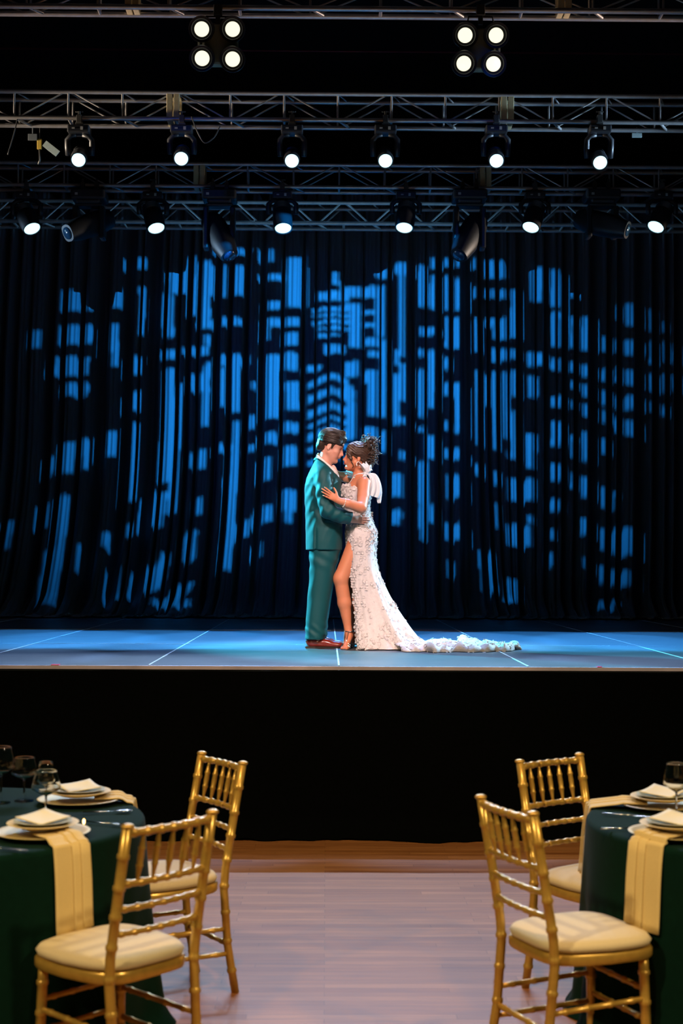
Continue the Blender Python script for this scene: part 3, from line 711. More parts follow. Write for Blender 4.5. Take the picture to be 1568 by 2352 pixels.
wine_glass(104, 1868, 1750, 5.58, 'tall', 'narrower wine glass seen behind the nearest one on the left table', .82)
wine_glass(2, 1846, 1716, 5.75, 'wide', 'wine glass cut by the left edge of the picture')
wine_glass(1553, 1886, 1754, 5.40, 'wide', 'wine glass on the right table at the picture edge', .9)

# cutlery
silv = mat('polished steel', (.6, .62, .6), .18, 1)
def cutlery(kind, cx, cy, ang, label):
    b = MB()
    b.tube([(-.10, 0, .006), (-.03, 0, .005), (.02, 0, .006)], [.006, .0045, .003], 8, sx=.5)
    if kind == 'knife': b.ell((.065, 0, .004), (.055, .009, .002), 8)
    elif kind == 'fork':
        b.ell((.035, 0, .006), (.02, .011, .003), 8)
        for k in range(4): b.tube([(.045, (k-1.5)*.0055, .006), (.095, (k-1.5)*.0055, .008)], .0016, 6)
    else: b.ell((.055, 0, .007), (.034, .019, .004), 10)
    o = b.build(kind, silv); o.location = (cx, cy, TH+.004); o.rotation_euler = (0, 0, ang); tag(o, label, kind)
p = at(40, 1950, 4.9); cutlery('knife', -1.10, 4.815, -.3, 'knife on the green cloth in front of the nearer left plate')
cutlery('fork', -.80, 5.27, -.45, 'fork on the green cloth between the two left plates')
cutlery('spoon', -.83, 5.52, .2, 'spoon on the green cloth just in front of the farther left plate')
cutlery('knife', 1.16, 5.47, -.35, 'knife lying in front of the farther right plate')
cutlery('fork', 1.10, 5.20, .12, 'fork on the green cloth beside the hanging right napkin')
# candle
p = at(200, 1905, 5.30)
r = empty('tealight_candle', (-.875, 5.21, TH), label='tiny lit candle beside the nearer left plate', cat='candle')
MB().lathe([(.001, .001), (.012, .001), (.013, .006), (.012, .016), (.001, .015)], n=20).build('cup', mat('dark votive', (.02, .05, .04), .2), r)
MB().ell((0, 0, .026), (.0045, .0045, .010), 8).build('flame', mat('flame', (1, .6, .3), .5, emit=(1, .42, .12), estr=14), r)
# ------------------------------------------------------------------ the couple
def W(px, py, dy=0): return at(px, py, YC+dy)
S_ = 1/293.
class Vox:
    """signed distance field on a grid, blended smoothly and skinned into one continuous mesh"""
    def __init__(s, lo, hi, h):
        s.lo = np.array(lo, float); s.h = h; s.n = np.ceil((np.array(hi)-s.lo)/h).astype(int)+1
        s.F = np.full(s.n, .5, np.float32)
    def _sub(s, lo, hi):
        a = np.clip(np.floor((np.array(lo)-s.lo)/s.h).astype(int), 0, s.n-1); b = np.clip(np.ceil((np.array(hi)-s.lo)/s.h).astype(int)+1, 1, s.n)
        g = [s.lo[i]+s.h*np.arange(a[i], b[i]) for i in range(3)]
        sl = tuple(slice(a[i], b[i]) for i in range(3))
        return sl, np.meshgrid(*g, indexing='ij')
    def put(s, fn, lo, hi, k=.01, mode='add'):
        m = k+.02
        sl, (X, Y, Z) = s._sub(np.array(lo)-m, np.array(hi)+m)
        if X.size == 0: return
        d = fn(X, Y, Z); F = s.F[sl]
        if mode == 'add':
            h = np.clip(.5+.5*(F-d)/k, 0, 1); s.F[sl] = F*(1-h)+d*h-k*h*(1-h)
        else:
            h = np.clip(.5-.5*(F+d)/k, 0, 1); s.F[sl] = F*(1-h)-d*h+k*h*(1-h)
    def ell(s, c, r, M=None, k=.01, mode='add'):
        c = np.array(c, float); r = np.array(r, float); M = np.eye(3) if M is None else np.array(M, float)
        def fn(X, Y, Z):
            q = (np.stack([X, Y, Z], -1)-c)@M
            k0 = np.sqrt(((q/r)**2).sum(-1)); k1 = np.sqrt(((q/(r*r))**2).sum(-1))+1e-9
            return k0*(k0-1)/k1
        R = r.max(); s.put(fn, c-R, c+R, k, mode)
    def cone(s, a, b, ra, rb, k=.01, mode='add', flat=None):
        a = np.array(a, float); b = np.array(b, float); ba = b-a; L = (ba**2).sum()
        def fn(X, Y, Z):
            q = np.stack([X, Y, Z], -1)-a; t = np.clip((q@ba)/L, 0, 1); e = q-t[..., None]*ba
            if flat is not None:
                nn = np.array(flat[0], float); nn /= np.linalg.norm(nn); e = e+nn*(e@nn)[..., None]*(flat[1]-1)
            return np.sqrt((e**2).sum(-1))-(ra+(rb-ra)*t)
        R = max(ra, rb)+.005; s.put(fn, np.minimum(a, b)-R, np.maximum(a, b)+R, k, mode)
    def loft(s, rows, k=.01, p=2.2, mode='add', wob=None):
        """rows: (z, x_left, x_right, y_centre, y_half) from low to high"""
        r = np.array(sorted(rows)); z = r[:, 0]
        def fn(X, Y, Z):
            c = [np.interp(Z, z, r[:, i]) for i in range(1, 5)]
            cx = (c[0]+c[1])/2; a = (c[1]-c[0])/2; b = c[3]
            dx = np.abs(X-cx)/a; dy = np.abs(Y-c[2])/b
            d = ((dx**p+dy**p)**(1/p)-1)*np.minimum(a, b)
            if wob is not None: d = d+wob(X, Y, Z)
            return np.maximum(d, np.maximum(z[0]-Z, Z-z[-1]))
        s.put(fn, (r[:, 1].min(), (r[:, 3]-r[:, 4]).min(), z[0]), (r[:, 2].max(), (r[:, 3]+r[:, 4]).max(), z[-1]), k, mode)
    def disp(s, fn):
        sl, (X, Y, Z) = s._sub(s.lo, s.lo+s.h*s.n); near = np.abs(s.F) < .04
        s.F[near] += fn(X[near], Y[near], Z[near])
    def snap(s, p, d, off=0.):
        p = np.array(p, float); d = np.array(d, float); d /= np.linalg.norm(d)
        for t in np.arange(.04, -.05, -.0006):
            q = (p+d*t-s.lo)/s.h; i = np.floor(q).astype(int); f = q-i
            if (i < 0).any() or (i >= s.n-1).any(): continue
            c = s.F[i[0]:i[0]+2, i[1]:i[1]+2, i[2]:i[2]+2]; c = c[0]*(1-f[0])+c[1]*f[0]; c = c[0]*(1-f[1])+c[1]*f[1]
            if c[0]*(1-f[2])+c[1]*f[2] < 0: return p+d*(t+off)
        return p
    def mesh(s):
        F = s.F; ins = F < 0; nx, ny, nz = F.shape
        C = np.zeros((nx-1, ny-1, nz-1), np.int8)
        for i in (0, 1):
            for j in (0, 1):
                for k in (0, 1): C += ins[i:nx-1+i, j:ny-1+j, k:nz-1+k]
        act = np.argwhere((C > 0) & (C < 8)); idx = -np.ones(C.shape, np.int32); idx[tuple(act.T)] = np.arange(len(act))
        acc = np.zeros((len(act), 3)); cnt = np.zeros(len(act))
        cor = [(0, 0, 0), (1, 0, 0), (0, 1, 0), (1, 1, 0), (0, 0, 1), (1, 0, 1), (0, 1, 1), (1, 1, 1)]
        for a in range(8):
            for b in range(a+1, 8):
                if sum(abs(cor[a][i]-cor[b][i]) for i in range(3)) != 1: continue
                pa = act+cor[a]; pb = act+cor[b]; fa = F[tuple(pa.T)]; fb = F[tuple(pb.T)]
                m = (fa < 0) != (fb < 0); t = np.where(m, fa/np.where(m, fa-fb, 1), 0)
                acc += np.where(m[:, None], np.array(cor[a])+t[:, None]*(np.array(cor[b])-np.array(cor[a])), 0); cnt += m
        V = s.lo+s.h*(act+acc/cnt[:, None])
        Q = []
        for ax in range(3):
            u, v = [(1, 2), (2, 0), (0, 1)][ax]
            sl0 = [slice(None)]*3; sl1 = [slice(None)]*3; sl0[ax] = slice(0, -1); sl1[ax] = slice(1, None)
            A = ins[tuple(sl0)]; B = ins[tuple(sl1)]; e = np.argwhere(A != B)
            e = e[(e[:, u] > 0) & (e[:, v] > 0) & (e[:, u] < F.shape[u]-1) & (e[:, v] < F.shape[v]-1)]
            du = np.zeros(3, int); du[u] = 1; dv = np.zeros(3, int); dv[v] = 1
            q = np.stack([idx[tuple((e-du-dv).T)], idx[tuple((e-dv).T)], idx[tuple(e.T)], idx[tuple((e-du).T)]], 1)
            flip = ~A[tuple(e.T)]; q[flip] = q[flip][:, ::-1]; Q.append(q)
        Q = np.concatenate(Q); Q = Q[(Q >= 0).all(1)]
        return V, Q
    def relax(s, V, Q, it=1, f=.5):
        for _ in range(it):
            acc = np.zeros_like(V); cnt = np.zeros(len(V))
            for a, b in ((0, 1), (1, 2), (2, 3), (3, 0)):
                np.add.at(acc, Q[:, a], V[Q[:, b]]); np.add.at(cnt, Q[:, a], 1); np.add.at(acc, Q[:, b], V[Q[:, a]]); np.add.at(cnt, Q[:, b], 1)
            V = V*(1-f)+f*acc/np.maximum(cnt, 1)[:, None]
        return V
    def build(s, name, m, parent, it=1):
        V, Q = s.mesh(); V = s.relax(V, Q, it)
        me = bpy.data.meshes.new(name); me.from_pydata(V.tolist(), [], Q.tolist()); me.update(); me.materials.append(m); me.shade_smooth()
        o = bpy.data.objects.new(name, me); COL.objects.link(o); o.parent = parent; return o

def head_frame(ear, yaw_sign, pitch, s=1., roll=0):
    """columns: forward, left/right, up. yaw_sign +1 faces right, -1 faces left; pitch>0 looks down"""
    c, sn = math.cos(pitch), math.sin(pitch)
    f = np.array([c*yaw_sign, 0, -sn]); u = np.array([sn*yaw_sign, 0, c]); y = np.array([0, 1., 0])
    return np.stack([f, y, u], 1)*1.0
def make_head(v, O, M, s=1., fem=False):
    def P(x, y, z): return O+M@np.array([x, y, z])*s
    def E(x, y, z, rx, ry, rz, k=.012, mode='add', tilt=0, yt=0):
        c, sn = math.cos(tilt), math.sin(tilt); T = np.array([[c, 0, -sn], [0, 1, 0], [sn, 0, c]])
        c, sn = math.cos(yt), math.sin(yt); T = np.array([[c, -sn, 0], [sn, c, 0], [0, 0, 1]])@T
        v.ell(P(x, y, z), np.array([rx, ry, rz])*s, M@T, k*s, mode)
    E(.000, 0, .045, .098, .076, .085)                 # cranium
    E(.035, 0, .035, .062, .066, .078, .02)            # forehead mass
    E(.045, 0, -.035, .046, .054, .070, .025)          # face block
    E(.050, 0, -.078, .043, .036, .028, .025)          # jaw front
    for y in (-1, 1):
        v.cone(P(.012, y*.050, -.045), P(.070, y*.018, -.093), .020*s, .015*s, .02*s)     # jaw line
        E(.062, y*.040, -.022, .024, .022, .020, .02)                       # cheek bone
        E(.070, y*.030, -.045, .018, .018, .022, .02)
        E(.094, y*.031, .014, .012, .017, .010, .012, 'sub')                # eye socket
        E(.076, y*.031, .011, .0125, .0135, .0105, .005)                    # lid over the eye
        E(.083, y*.030, .029, .010, .019, .006, .010, yt=-y*.3)             # brow ridge
        # ear
        E(-.004, y*.072, -.004, .015 if fem else .017, .0055, .024 if fem else .028, .006, tilt=-.18, yt=y*(.18 if fem else .26))
        E(.000, y*.079, .002, .009, .005, .017, .004, 'sub', tilt=-.18)
        E(.002, y*.072, -.026, .009, .0055, .010, .006)
    E(.088, 0, .032, .012, .020, .012, .015)           # glabella
    v.cone(P(.094, 0, .018), P(.1155, 0, -.020), .0070*s, .0090*s, .010*s)                # nose bridge
    E(.090, 0, -.014, .018, .015, .030, .012); E(.098, 0, -.022, .012, .013, .014, .008)
    E(.1165, 0, -.024, .0105, .0095, .0090, .006)      # nose tip
    for y in (-1, 1): E(.107, y*.0105, -.0275, .0095, .0065, .0070, .005)
    E(.097, 0, -.045, .014, .024, .016, .014)          # muzzle
    lf = 1.2 if fem else .9
    E(.1065, 0, -.0485, .0065*lf, .019, .0045*lf, .004)        # upper lip
    E(.1050, 0, -.0580, .0068*lf, .017, .0050*lf, .004)        # lower lip
    v.cone(P(.1135, -.017, -.0530), P(.1135, .017, -.0530), .0014*s, .0014*s, .002*s, 'sub')   # parting of the lips
    E(.1090, 0, -.0690, .0065, .016, .0055, .006, 'sub')       # below the lip
    E(.089, 0, -.088, .016, .018, .015, .012)                  # chin
    if not fem: E(.084, 0, -.092, .016, .022, .013, .01)
    return P
def make_hand(v, wrist, fwd, palm_n, size=1., curl=(.25, .3, .35, .4), spread=.10, thumb=1, thumb_a=.7, wrist_r=.026):
    """palm_n points out of the palm (towards what it touches); thumb = +1/-1 side along fwd x palm_n"""
    f = np.array(fwd, float); f /= np.linalg.norm(f); n = np.array(palm_n, float); n -= f*(n@f); n /= np.linalg.norm(n); sd = np.cross(f, n)*thumb
    w_ = np.array(wrist, float); z = size
    v.cone(w_-f*.02*z, w_+f*.02*z, wrist_r, wrist_r*.95, .01, flat=(n, 1.45))
    for o, l in ((.026, .075), (.009, .080), (-.009, .077), (-.026, .070)):
        v.cone(w_+f*.018*z+sd*o*.55*z, w_+f*l*z+sd*o*z, .0125*z, .0105*z, .012)
    knx = [(.028, .083, .043, .0085), (.0095, .088, .048, .0088), (-.0095, .085, .044, .0083), (-.027, .077, .035, .0074)]
    for i, (o, l, ln, r) in enumerate(knx):
        p = w_+f*l*z+sd*o*z; a = 0; d0 = f+sd*(1.5-i)*spread; d0 /= np.linalg.norm(d0)
        seg = [ln, ln*.62, ln*.48]; rr = [r, r*.93, r*.86, r*.72]
        for j in range(3):
            a += curl[i]*(1 if j else .6); d = d0*math.cos(a)+n*math.sin(a); q = p+d*seg[j]*z
            v.cone(p, q, rr[j]*z, rr[j+1]*z, .0035); p = q
    p = w_+f*.025*z+sd*.022*z+n*.004; d = f*math.cos(thumb_a)+sd*math.sin(thumb_a)+n*.15; d /= np.linalg.norm(d)
    q = p+d*.040*z; v.cone(p, q, .0135*z, .0100*z, .012)
    d2 = d*.9+f*.35+n*.12; d2 /= np.linalg.norm(d2); q2 = q+d2*.032*z; v.cone(q, q2, .0098*z, .0088*z, .004)
    d3 = d2*.9+f*.35+n*.10; d3 /= np.linalg.norm(d3); v.cone(q2, q2+d3*.025*z, .0088*z, .0072*z, .003)

def skin_mat(name, col, lip):
    m = mat(name, col, .48, sss=.12, noise=.05, nscale=30)
    return m
skin_m = skin_mat('fair skin', (.70, .34, .25), None)
skin_w = skin_mat('tan skin', (.60, .215, .11), None)
hair_m = mat('dark brown hair', (.030, .018, .012), .38, noise=.5, nscale=60, bump=.4, aniso=(1, 1, 1))
hair_w = mat('brown hair', (.060, .030, .018), .42, noise=.5, nscale=60, bump=.3)
suit_m = mat('teal suit wool', (.002, .066, .078), .60, spec=.3, sheen=.06, noise=.10, nscale=220, bump=.06)
lace_m = mat('white lace', (.66, .60, .60), .75, noise=.12, nscale=60, sheen=.3, bump=.35)
tulle_m = mat('white tulle', (.68, .72, .78), .8, sheen=.3, bump=.2, noise=.05, nscale=80)
shirt_m = mat('white shirt cotton', (.80, .77, .78), .7)
lip_m = mat('rose lip', (.36, .055, .040), .35); lip_n = mat('natural lip', (.42, .16, .12), .45)
lash_m = mat('lashes and brows', (.014, .009, .007), .6)
silver = mat('polished silver', (.75, .75, .78), .2, 1)
pearl = mat('pearl', (.85, .80, .76), .25, coat=.6)

groom = empty('person', W(740, 1487, 0), label='person in a teal suit and oxblood shoes, facing right, leaning into the one in white', cat='person')
bride = empty('person', W(815, 1488, 0), label='person in a white lace gown with a long train, dark hair pinned up, facing left', cat='person')
G0 = np.array(groom.location); B0 = np.array(bride.location)
def rel(o, root):
    """meshes are made in world coordinates; hang them on the figure without moving them"""
    o.parent = root; o.matrix_parent_inverse = Matrix.Translation(root.location).inverted(); return o
def wrow(py, l, r, cdy, hy):
    a = W(l, py, cdy); b = W(r, py, cdy); return (a.z, a.x, b.x, YC+cdy, hy)

# ---- groom body (head, neck, hands) as one continuous skin
EAR = np.array(W(756.5, 1026, 0)); MH = head_frame(EAR, 1, rad(22))
lo = (W(690, 1000, 0).x, YC-.42, STAGE_Z-.01); hi = (W(858, 1000, 0).x, YC+.42, W(750, 980, 0).z+.02)
v = Vox(lo, hi, .0042)
PH = make_head(v, EAR, MH, 1.0)
v.cone(W(752, 1038, 0), W(742, 1084, 0), .052, .056, .02)
v.cone(W(742, 1096, 0), W(742, 1250, 0), .085, .10, .03)
v.cone(W(742, 1092, -.13), W(742, 1092, .13), .04, .04, .03)
for sgn, dyk in ((-1, -.09), (1, .09)):
    v.cone(W(746, 1262, dyk), W(735, 1370, dyk), .085, .055, .02); v.cone(W(735, 1370, dyk), W(727, 1462, dyk), .05, .035, .02)
    v.cone(W(724, 1474, dyk), W(765, 1480, dyk), .028, .022, .02)
v.cone(W(744, 1090, -.17), W(752, 1176, -.24), .045, .038, .02); v.cone(W(752, 1176, -.24), W(812, 1192, -.19), .037, .027, .02)
v.cone(W(742, 1088, .17), W(762, 1168, .25), .045, .038, .02); v.cone(W(762, 1168, .25), W(828, 1182, .17), .037, .027, .02)
wr = np.array(W(811, 1193, -.196)); f_ = np.array(W(838, 1196, -.165))-wr
make_hand(v, wr, f_, (-.1, 1, .05), .84, (.24, .27, .30, .34), .02, 1, .4)
wr = np.array(W(826, 1182, .170)); f_ = np.array(W(850, 1186, .10))-wr
make_hand(v, wr, f_, (.2, -1, 0), .98, (.2, .2, .25, .3), .05, -1, .6)
body = rel(v.build('body', skin_m, groom, 1), groom)

def hb(name, m, root, fn): b = MB(); fn(b); o = b.build(name, m); rel(o, root); return o
def face_bits(v, P, M, root, lipm, s, fem):
    def line(name, m, pts, r, off=0, dr=None):
        q = [Vector(v.snap(P(*p), M@np.array(dr(p) if dr else (1, 0, 0)), off)) for p in pts]
        for _ in range(2): q = [q[0]]+[(q[i-1]+q[i]*2+q[i+1])/4 for i in range(1, len(q)-1)]+[q[-1]]
        rel(MB().tube(q, list(r), 6).build(name, m), root)
    for y in (-1, 1):
        T = np.linspace(-1, 1, 11); d = lambda p: (1, y*1.1*max(0, abs(p[1])-.028)/.02, 0)
        line('eyelashes', lash_m, [(.08, y*(.031+t*.0165), .0060+.0035*t*t) for t in T], (.0022 if fem else .0017)*np.array([.3, .6, .8, .9, 1, 1, 1, 1.1, 1.1, .9, .4]), .0004, d)
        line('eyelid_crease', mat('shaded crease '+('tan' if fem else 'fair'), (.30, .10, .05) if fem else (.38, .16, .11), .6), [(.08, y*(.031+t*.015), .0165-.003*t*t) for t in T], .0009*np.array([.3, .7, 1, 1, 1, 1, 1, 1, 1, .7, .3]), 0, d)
        line('eyebrow', hair_m, [(.08, y*(.030+t*.021), .0335+.0045*(1-t*t)-.001*t) for t in T], (.0026 if fem else .0036)*np.array([.6, .9, 1, 1, 1, 1, .95, .85, .7, .5, .2]), -.0004, d)
    T = np.linspace(-1, 1, 13); k = 1.25 if fem else .62; d = lambda p: (1, p[1]/.03, 0)
    for zz, r in ((-.0490, .0030), (-.0578, .0038)):
        line('lips', lipm, [(.10, t*.0215, zz+(.0030*abs(t)**2 if zz < -.05 else -.001*abs(t))+(.003*abs(t)**3)) for t in T], r*k*np.clip(1.05-np.abs(T)**2.5, .12, 1), -.0012, d)
    line('mouth_line', lash_m, [(.10, t*.0235, -.0533+.0035*abs(t)**3) for t in T], .0009*np.clip(1.1-np.abs(T)**3, .3, 1), .0010, d)
face_bits(v, PH, MH, groom, lip_n, 1, False)

# groom hair: cap swept back, tapering to the nape, ridged with combed locks
v = Vox(W(715, 1000, 0)[0:1]+(YC-.12, W(750, 1052, 0).z) if False else (W(715, 1000, 0).x, YC-.12, W(750, 1056, 0).z), (W(805, 1000, 0).x, YC+.12, W(750, 975, 0).z), .0028)
def HE(x, y, z, a, b, c, k=.01, mode='add', M=MH, P=PH, tilt=0, s=1):
    cc, sn = math.cos(tilt), math.sin(tilt); T = np.array([[cc, 0, -sn], [0, 1, 0], [sn, 0, cc]])
    v.ell(P(x, y, z), np.array([a, b, c])*s, M@T, k, mode)
HE(-.004, 0, .056, .107, .086, .088)
HE(.040, 0, .095, .066, .062, .036, .02, tilt=.1)      # volume above the forehead
HE(-.070, 0, -.005, .034, .056, .062, .02)     # nape
HE(-.050, 0, -.030, .030, .050, .040, .02)
HE(.022, -.066, .012, .009, .011, .028, .008); HE(.022, .066, .012, .009, .011, .028, .008)   # sideburns
HE(.118, 0, .000, .052, .12, .075, .006, 'sub', tilt=-.10)           # clear the face
HE(.075, 0, -.030, .062, .12, .088, .006, 'sub')
for y in (-1, 1): HE(.000, y*.086, -.012, .022, .030, .031, .006, 'sub')
HE(-.01, 0, -.085, .075, .10, .048, .008, 'sub')
def strands(X, Y, Z):
    q = (np.stack([X, Y, Z], -1)-EAR)@MH; a = np.arctan2(q[..., 2]-.03, q[..., 0]+.01)
    rr = np.hypot(q[..., 0], q[..., 2]-.03)
    return .0012*np.sin(q[..., 1]*260+np.sin(a*2.5)*2.0)+.0010*np.sin(q[..., 1]*150-a*1.5)
v.disp(strands)
hair = rel(v.build('hair', hair_m, groom, 0), groom)
def locks(P, n, fn, r, m, root, name, seed=3):
    rr = np.random.RandomState(seed); b = MB()
    for i in range(n): b.tube([Vector(p) for p in fn(rr, P)], r, 5)
    return rel(b.build(name, m), root)
def under(o, p): o.parent = p; o.matrix_parent_inverse = Matrix.Identity(4); return o
def gl(rr, P):    # combed back from the hairline over the crown to the nape
    y = rr.uniform(-.076, .076); k = math.sqrt(max(.12, 1-(y/.089)**2)); a0 = rr.uniform(.45, 1.9); L = rr.uniform(.9, 1.9); lift = rr.uniform(-.001, .005); out = []
    for t in np.linspace(0, 1, 9):
        a = min(3.75, a0+t*L)
        out.append(P(-.004+(.108+lift)*math.cos(a)*k+.012*max(0, math.sin(a))*max(0, math.cos(a)), y*(1+.06*t)+.003*math.sin(t*4+a0*9), .056+(.090+lift+.016*max(0, math.cos(a)))*math.sin(a)*k))
    return out
under(locks(PH, 300, gl, [.0006, .0014, .0020, .0022, .0022, .0022, .0020, .0013, .0005], hair_m, groom, 'combed_locks'), hair)
def gs(rr, P):    # side locks over the temple and round the back
    z0 = rr.uniform(.0, 1.0); sg = rr.choice([-1, 1]); lift = rr.uniform(.000, .004); out = []
    for t in np.linspace(0, 1, 9):
        a = rad(28)+t*rad(rr.uniform(148, 152)); zz = .030+.075*z0-.045*t*t*(1-.3*z0)+.008*math.sin(t*3+z0*7); k = math.sqrt(max(.1, 1-((zz-.056)/.092)**2))
        out.append(P(-.004+(.108+lift)*math.cos(a)*k, sg*(.087+lift)*math.sin(a)*k, max(zz, .020 if t < .6 else -.05)))
    return out
under(locks(PH, 200, gs, [.0006, .0014, .0019, .0021, .0021, .0021, .0019, .0013, .0005], hair_m, groom, 'side_locks', 12), hair)
def gf(rr, P):    # front quiff
    y = rr.uniform(-.05, .045); L = rr.uniform(.8, 1.2)
    return [P(.062+.030*math.sin(t*2.4)-.05*t*t, y+.02*t*t*L, .096+.052*math.sin(t*1.9)*L) for t in np.linspace(0, 1, 8)]
under(locks(PH, 60, gf, [.0012, .0026, .0030, .0030, .0028, .0022, .0014, .0005], hair_m, groom, 'quiff', 5), hair)

# shirt, tie
v = Vox((W(715, 1000, 0).x, YC-.13, W(750, 1125, 0).z), (W(800, 1000, 0).x, YC+.13, W(750, 1030, 0).z), .0032)
v.cone(W(746, 1050, 0), W(741, 1076, 0), .062, .070, .01)
v.cone(W(752, 1092, 0), W(757, 1118, 0), .082, .085, .03)
v.cone(W(747, 1038, 0), W(748, 1046, 0), .058, .055, .004, 'sub')
n_ = np.array(W(760, 1034, 0))-np.array(W(742, 1075, 0)); n_ /= np.linalg.norm(n_); pc = np.array(W(725, 1042, 0))
# collar slopes from a high nape to a low throat
sl, (X, Y, Z) = v._sub(v.lo, v.lo+v.h*v.n); nn = np.array([.64, 0, .768]); v.F[sl] = np.maximum(v.F[sl], (X-pc[0])*nn[0]+(Z-pc[2])*nn[2])
shirt = rel(v.build('shirt', shirt_m, groom, 1), groom)
b = MB(); b.tube([W(763, 1069, 0), W(767, 1075, 0), W(771, 1085, 0), W(775, 1102, 0), W(776, 1120, 0)], [.012, .017, .016, .018, .020], 12, sx=.6, up=(0, 1, 0))
rel(b.build('necktie', mat('blush silk tie', (.60, .38, .33), .4)), groom)

# jacket
v = Vox((W(688, 1000, 0).x, YC-.40, W(740, 1268, 0).z), (W(828, 1000, 0).x, YC+.40, W(740, 1038, 0).z), .0042)
rows = [wrow(*r) for r in [(1263, 702, 785, 0, .205), (1245, 702, 786, 0, .207), (1220, 702, 786, 0, .205), (1190, 701, 785, 0, .195), (1165, 700, 784, 0, .193), (1140, 699, 784, 0, .200), (1115, 700, 784, 0, .205), (1100, 703, 783, 0, .205), (1088, 708, 780, 0, .200), (1078, 713, 776, 0, .185), (1068, 718, 770, 0, .155), (1060, 722, 765, 0, .12), (1052, 727, 759, 0, .092), (1048, 730, 755, 0, .08)]]
v.loft(rows, .012, 2.3)
v.cone(W(742, 1084, -.155), W(742, 1084, .155), .058, .058, .03)
# near arm wrapped round the waist, far arm likewise
v.cone(W(742, 1090, -.185), W(745, 1130, -.232), .066, .066, .02); v.cone(W(745, 1130, -.232), W(752, 1173, -.262), .066, .060, .02)
v.cone(W(752, 1174, -.262), W(782, 1185, -.245), .060, .055, .015); v.cone(W(782, 1185, -.245), W(810, 1192, -.205), .055, .050, .015)
v.cone(W(742, 1088, .185), W(758, 1165, .262), .066, .058, .02); v.cone(W(758, 1165, .262), W(822, 1181, .19), .058, .046, .02)
# flat cuff ends and open neck
c0 = np.array(W(811, 1192, -.20)); dd = np.array(W(811, 1192, -.20))-np.array(W(782, 1185, -.245)); dd /= np.linalg.norm(dd)
v.cone(c0+dd*.026, c0+dd*.12, .075, .08, .004, 'sub'); v.cone(c0-dd*.03, c0+dd*.05, .034, .036, .006, 'sub')
c0 = np.array(W(822, 1181, .19)); v.cone(c0+dd*.03+[0, .02, 0], c0+dd*.12, .06, .06, .004, 'sub')
# neckline: open from a high collar at the nape down to the chest
pc = np.array(W(723, 1051, 0)); sl, (X, Y, Z) = v._sub(v.lo, v.lo+v.h*v.n); q_ = (X-pc[0])*.64+(Z-pc[2])*.768
v.F[sl] = np.maximum(v.F[sl], q_); v.cone(W(742, 1044, 0), W(747, 1082, 0), .060, .064, .004, 'sub')
def jf(X, Y, Z):
    # vertical body seams, drag folds at the elbow and under the arm
    x = (X-W(740, 1150, 0).x)*293+740; y = 1150-(Z-W(740, 1150, 0).z)*293
    near = np.clip((YC-.10-Y)/.08, 0, 1)
    d = .0030*np.sin((x*.35+y*.20))*np.exp(-((y-1150)/70)**2)*.6
    d = d-.0060*np.sin((y-1.3*x)*.16)*np.exp(-(((x-742)/24)**2+((y-1155)/34)**2))*near
    d = d-.0050*np.sin((y*.9+1.1*x)*.22)*np.exp(-(((x-785)/26)**2+((y-1186)/16)**2))*near
    d = d-.0022*np.sin(x*.30+y*.05)*np.exp(-((x-712)/16)**2)*np.clip((y-1090)/60, 0, 1)*np.clip((1240-y)/30, 0, 1)
    d = d+.006*np.exp(-((x-726+.0*y)/2.6)**2)*np.clip((y-1205)/25, 0, 1)*near      # side vent
    d = d+.004*np.exp(-((y-1088-.9*(x-742))/2.5)**2)*np.exp(-((x-730)/16)**2)*near*0
    return d
v.disp(jf)
jacket = rel(v.build('jacket', suit_m, groom, 1), groom)
# lapel and collar strip
def strip(pts, wv, w, th, name, m, root, up=None):
    """flat band along pts with half width w in direction wv(i)"""
    P = []
    for i, p in enumerate(pts):
        d = Vector(wv[i] if isinstance(wv, list) else wv).normalized(); ww = w[i] if hasattr(w, '__len__') else w
        P.append([tuple(Vector(p)+d*ww*t) for t in np.linspace(-1, 1, 5)])
    o = MB().grid(P).build(name, m, solid=th); rel(o, root); return o
cn = [(721, 1055, -.0), (722, 1054, -.045), (730, 1056, -.075), (741, 1064, -.086), (752, 1075, -.090), (763, 1088, -.088), (772, 1104, -.082), (778, 1122, -.080)]
o = strip([W(*p) for p in cn], (.35, -.50, .65), [.012, .012, .012, .014, .018, .022, .020, .008], .006, 'lapel', suit_m, groom); o.parent = jacket; o.matrix_parent_inverse = Matrix.Identity(4)
o = strip([W(745, 1196, -.198), W(756, 1197, -.205), (W(768, 1198, -.198))], (0, -.1, 1), .011, .005, 'pocket_flap', suit_m, groom); o.parent = jacket; o.matrix_parent_inverse = Matrix.Identity(4)

# trousers
v = Vox((W(690, 1400, 0).x, YC-.23, W(740, 1476, 0).z), (W(795, 1400, 0).x, YC+.24, W(740, 1240, 0).z), .0042)
for dyk, ox in ((-.085, 0), (.085, 3)):
    rows = [(1250, 710, 778), (1262, 709, 781), (1300, 711, 770), (1340, 709, 763), (1370, 706, 758), (1400, 704, 754), (1425, 702, 750), (1445, 701, 749), (1456, 700.5, 749), (1468, 700.5, 744)]
    v.loft([wrow(py, l+ox, r+ox, dyk, hy) for (py, l, r), hy in zip(rows, [.095, .10, .105, .098, .093, .09, .088, .086, .086, .084])], .03, 2.1)
def tf(X, Y, Z):
    x = (X-W(740, 1350, 0).x)*293+740; y = 1350-(Z-W(740, 1350, 0).z)*293
    return -.005*np.exp(-((x-742+.12*(y-1262))/3)**2)*0-.004*np.sin((y-.8*x)*.28)*np.exp(-((y-1448)/16)**2)-.0018*np.sin(x*.25+y*.12)*np.exp(-((y-1330)/60)**2)*np.clip((730-x)/15, 0, 1)-.0035*np.sin(y*.2-x*.12)*np.exp(-((y-1285)/22)**2)
v.disp(tf)
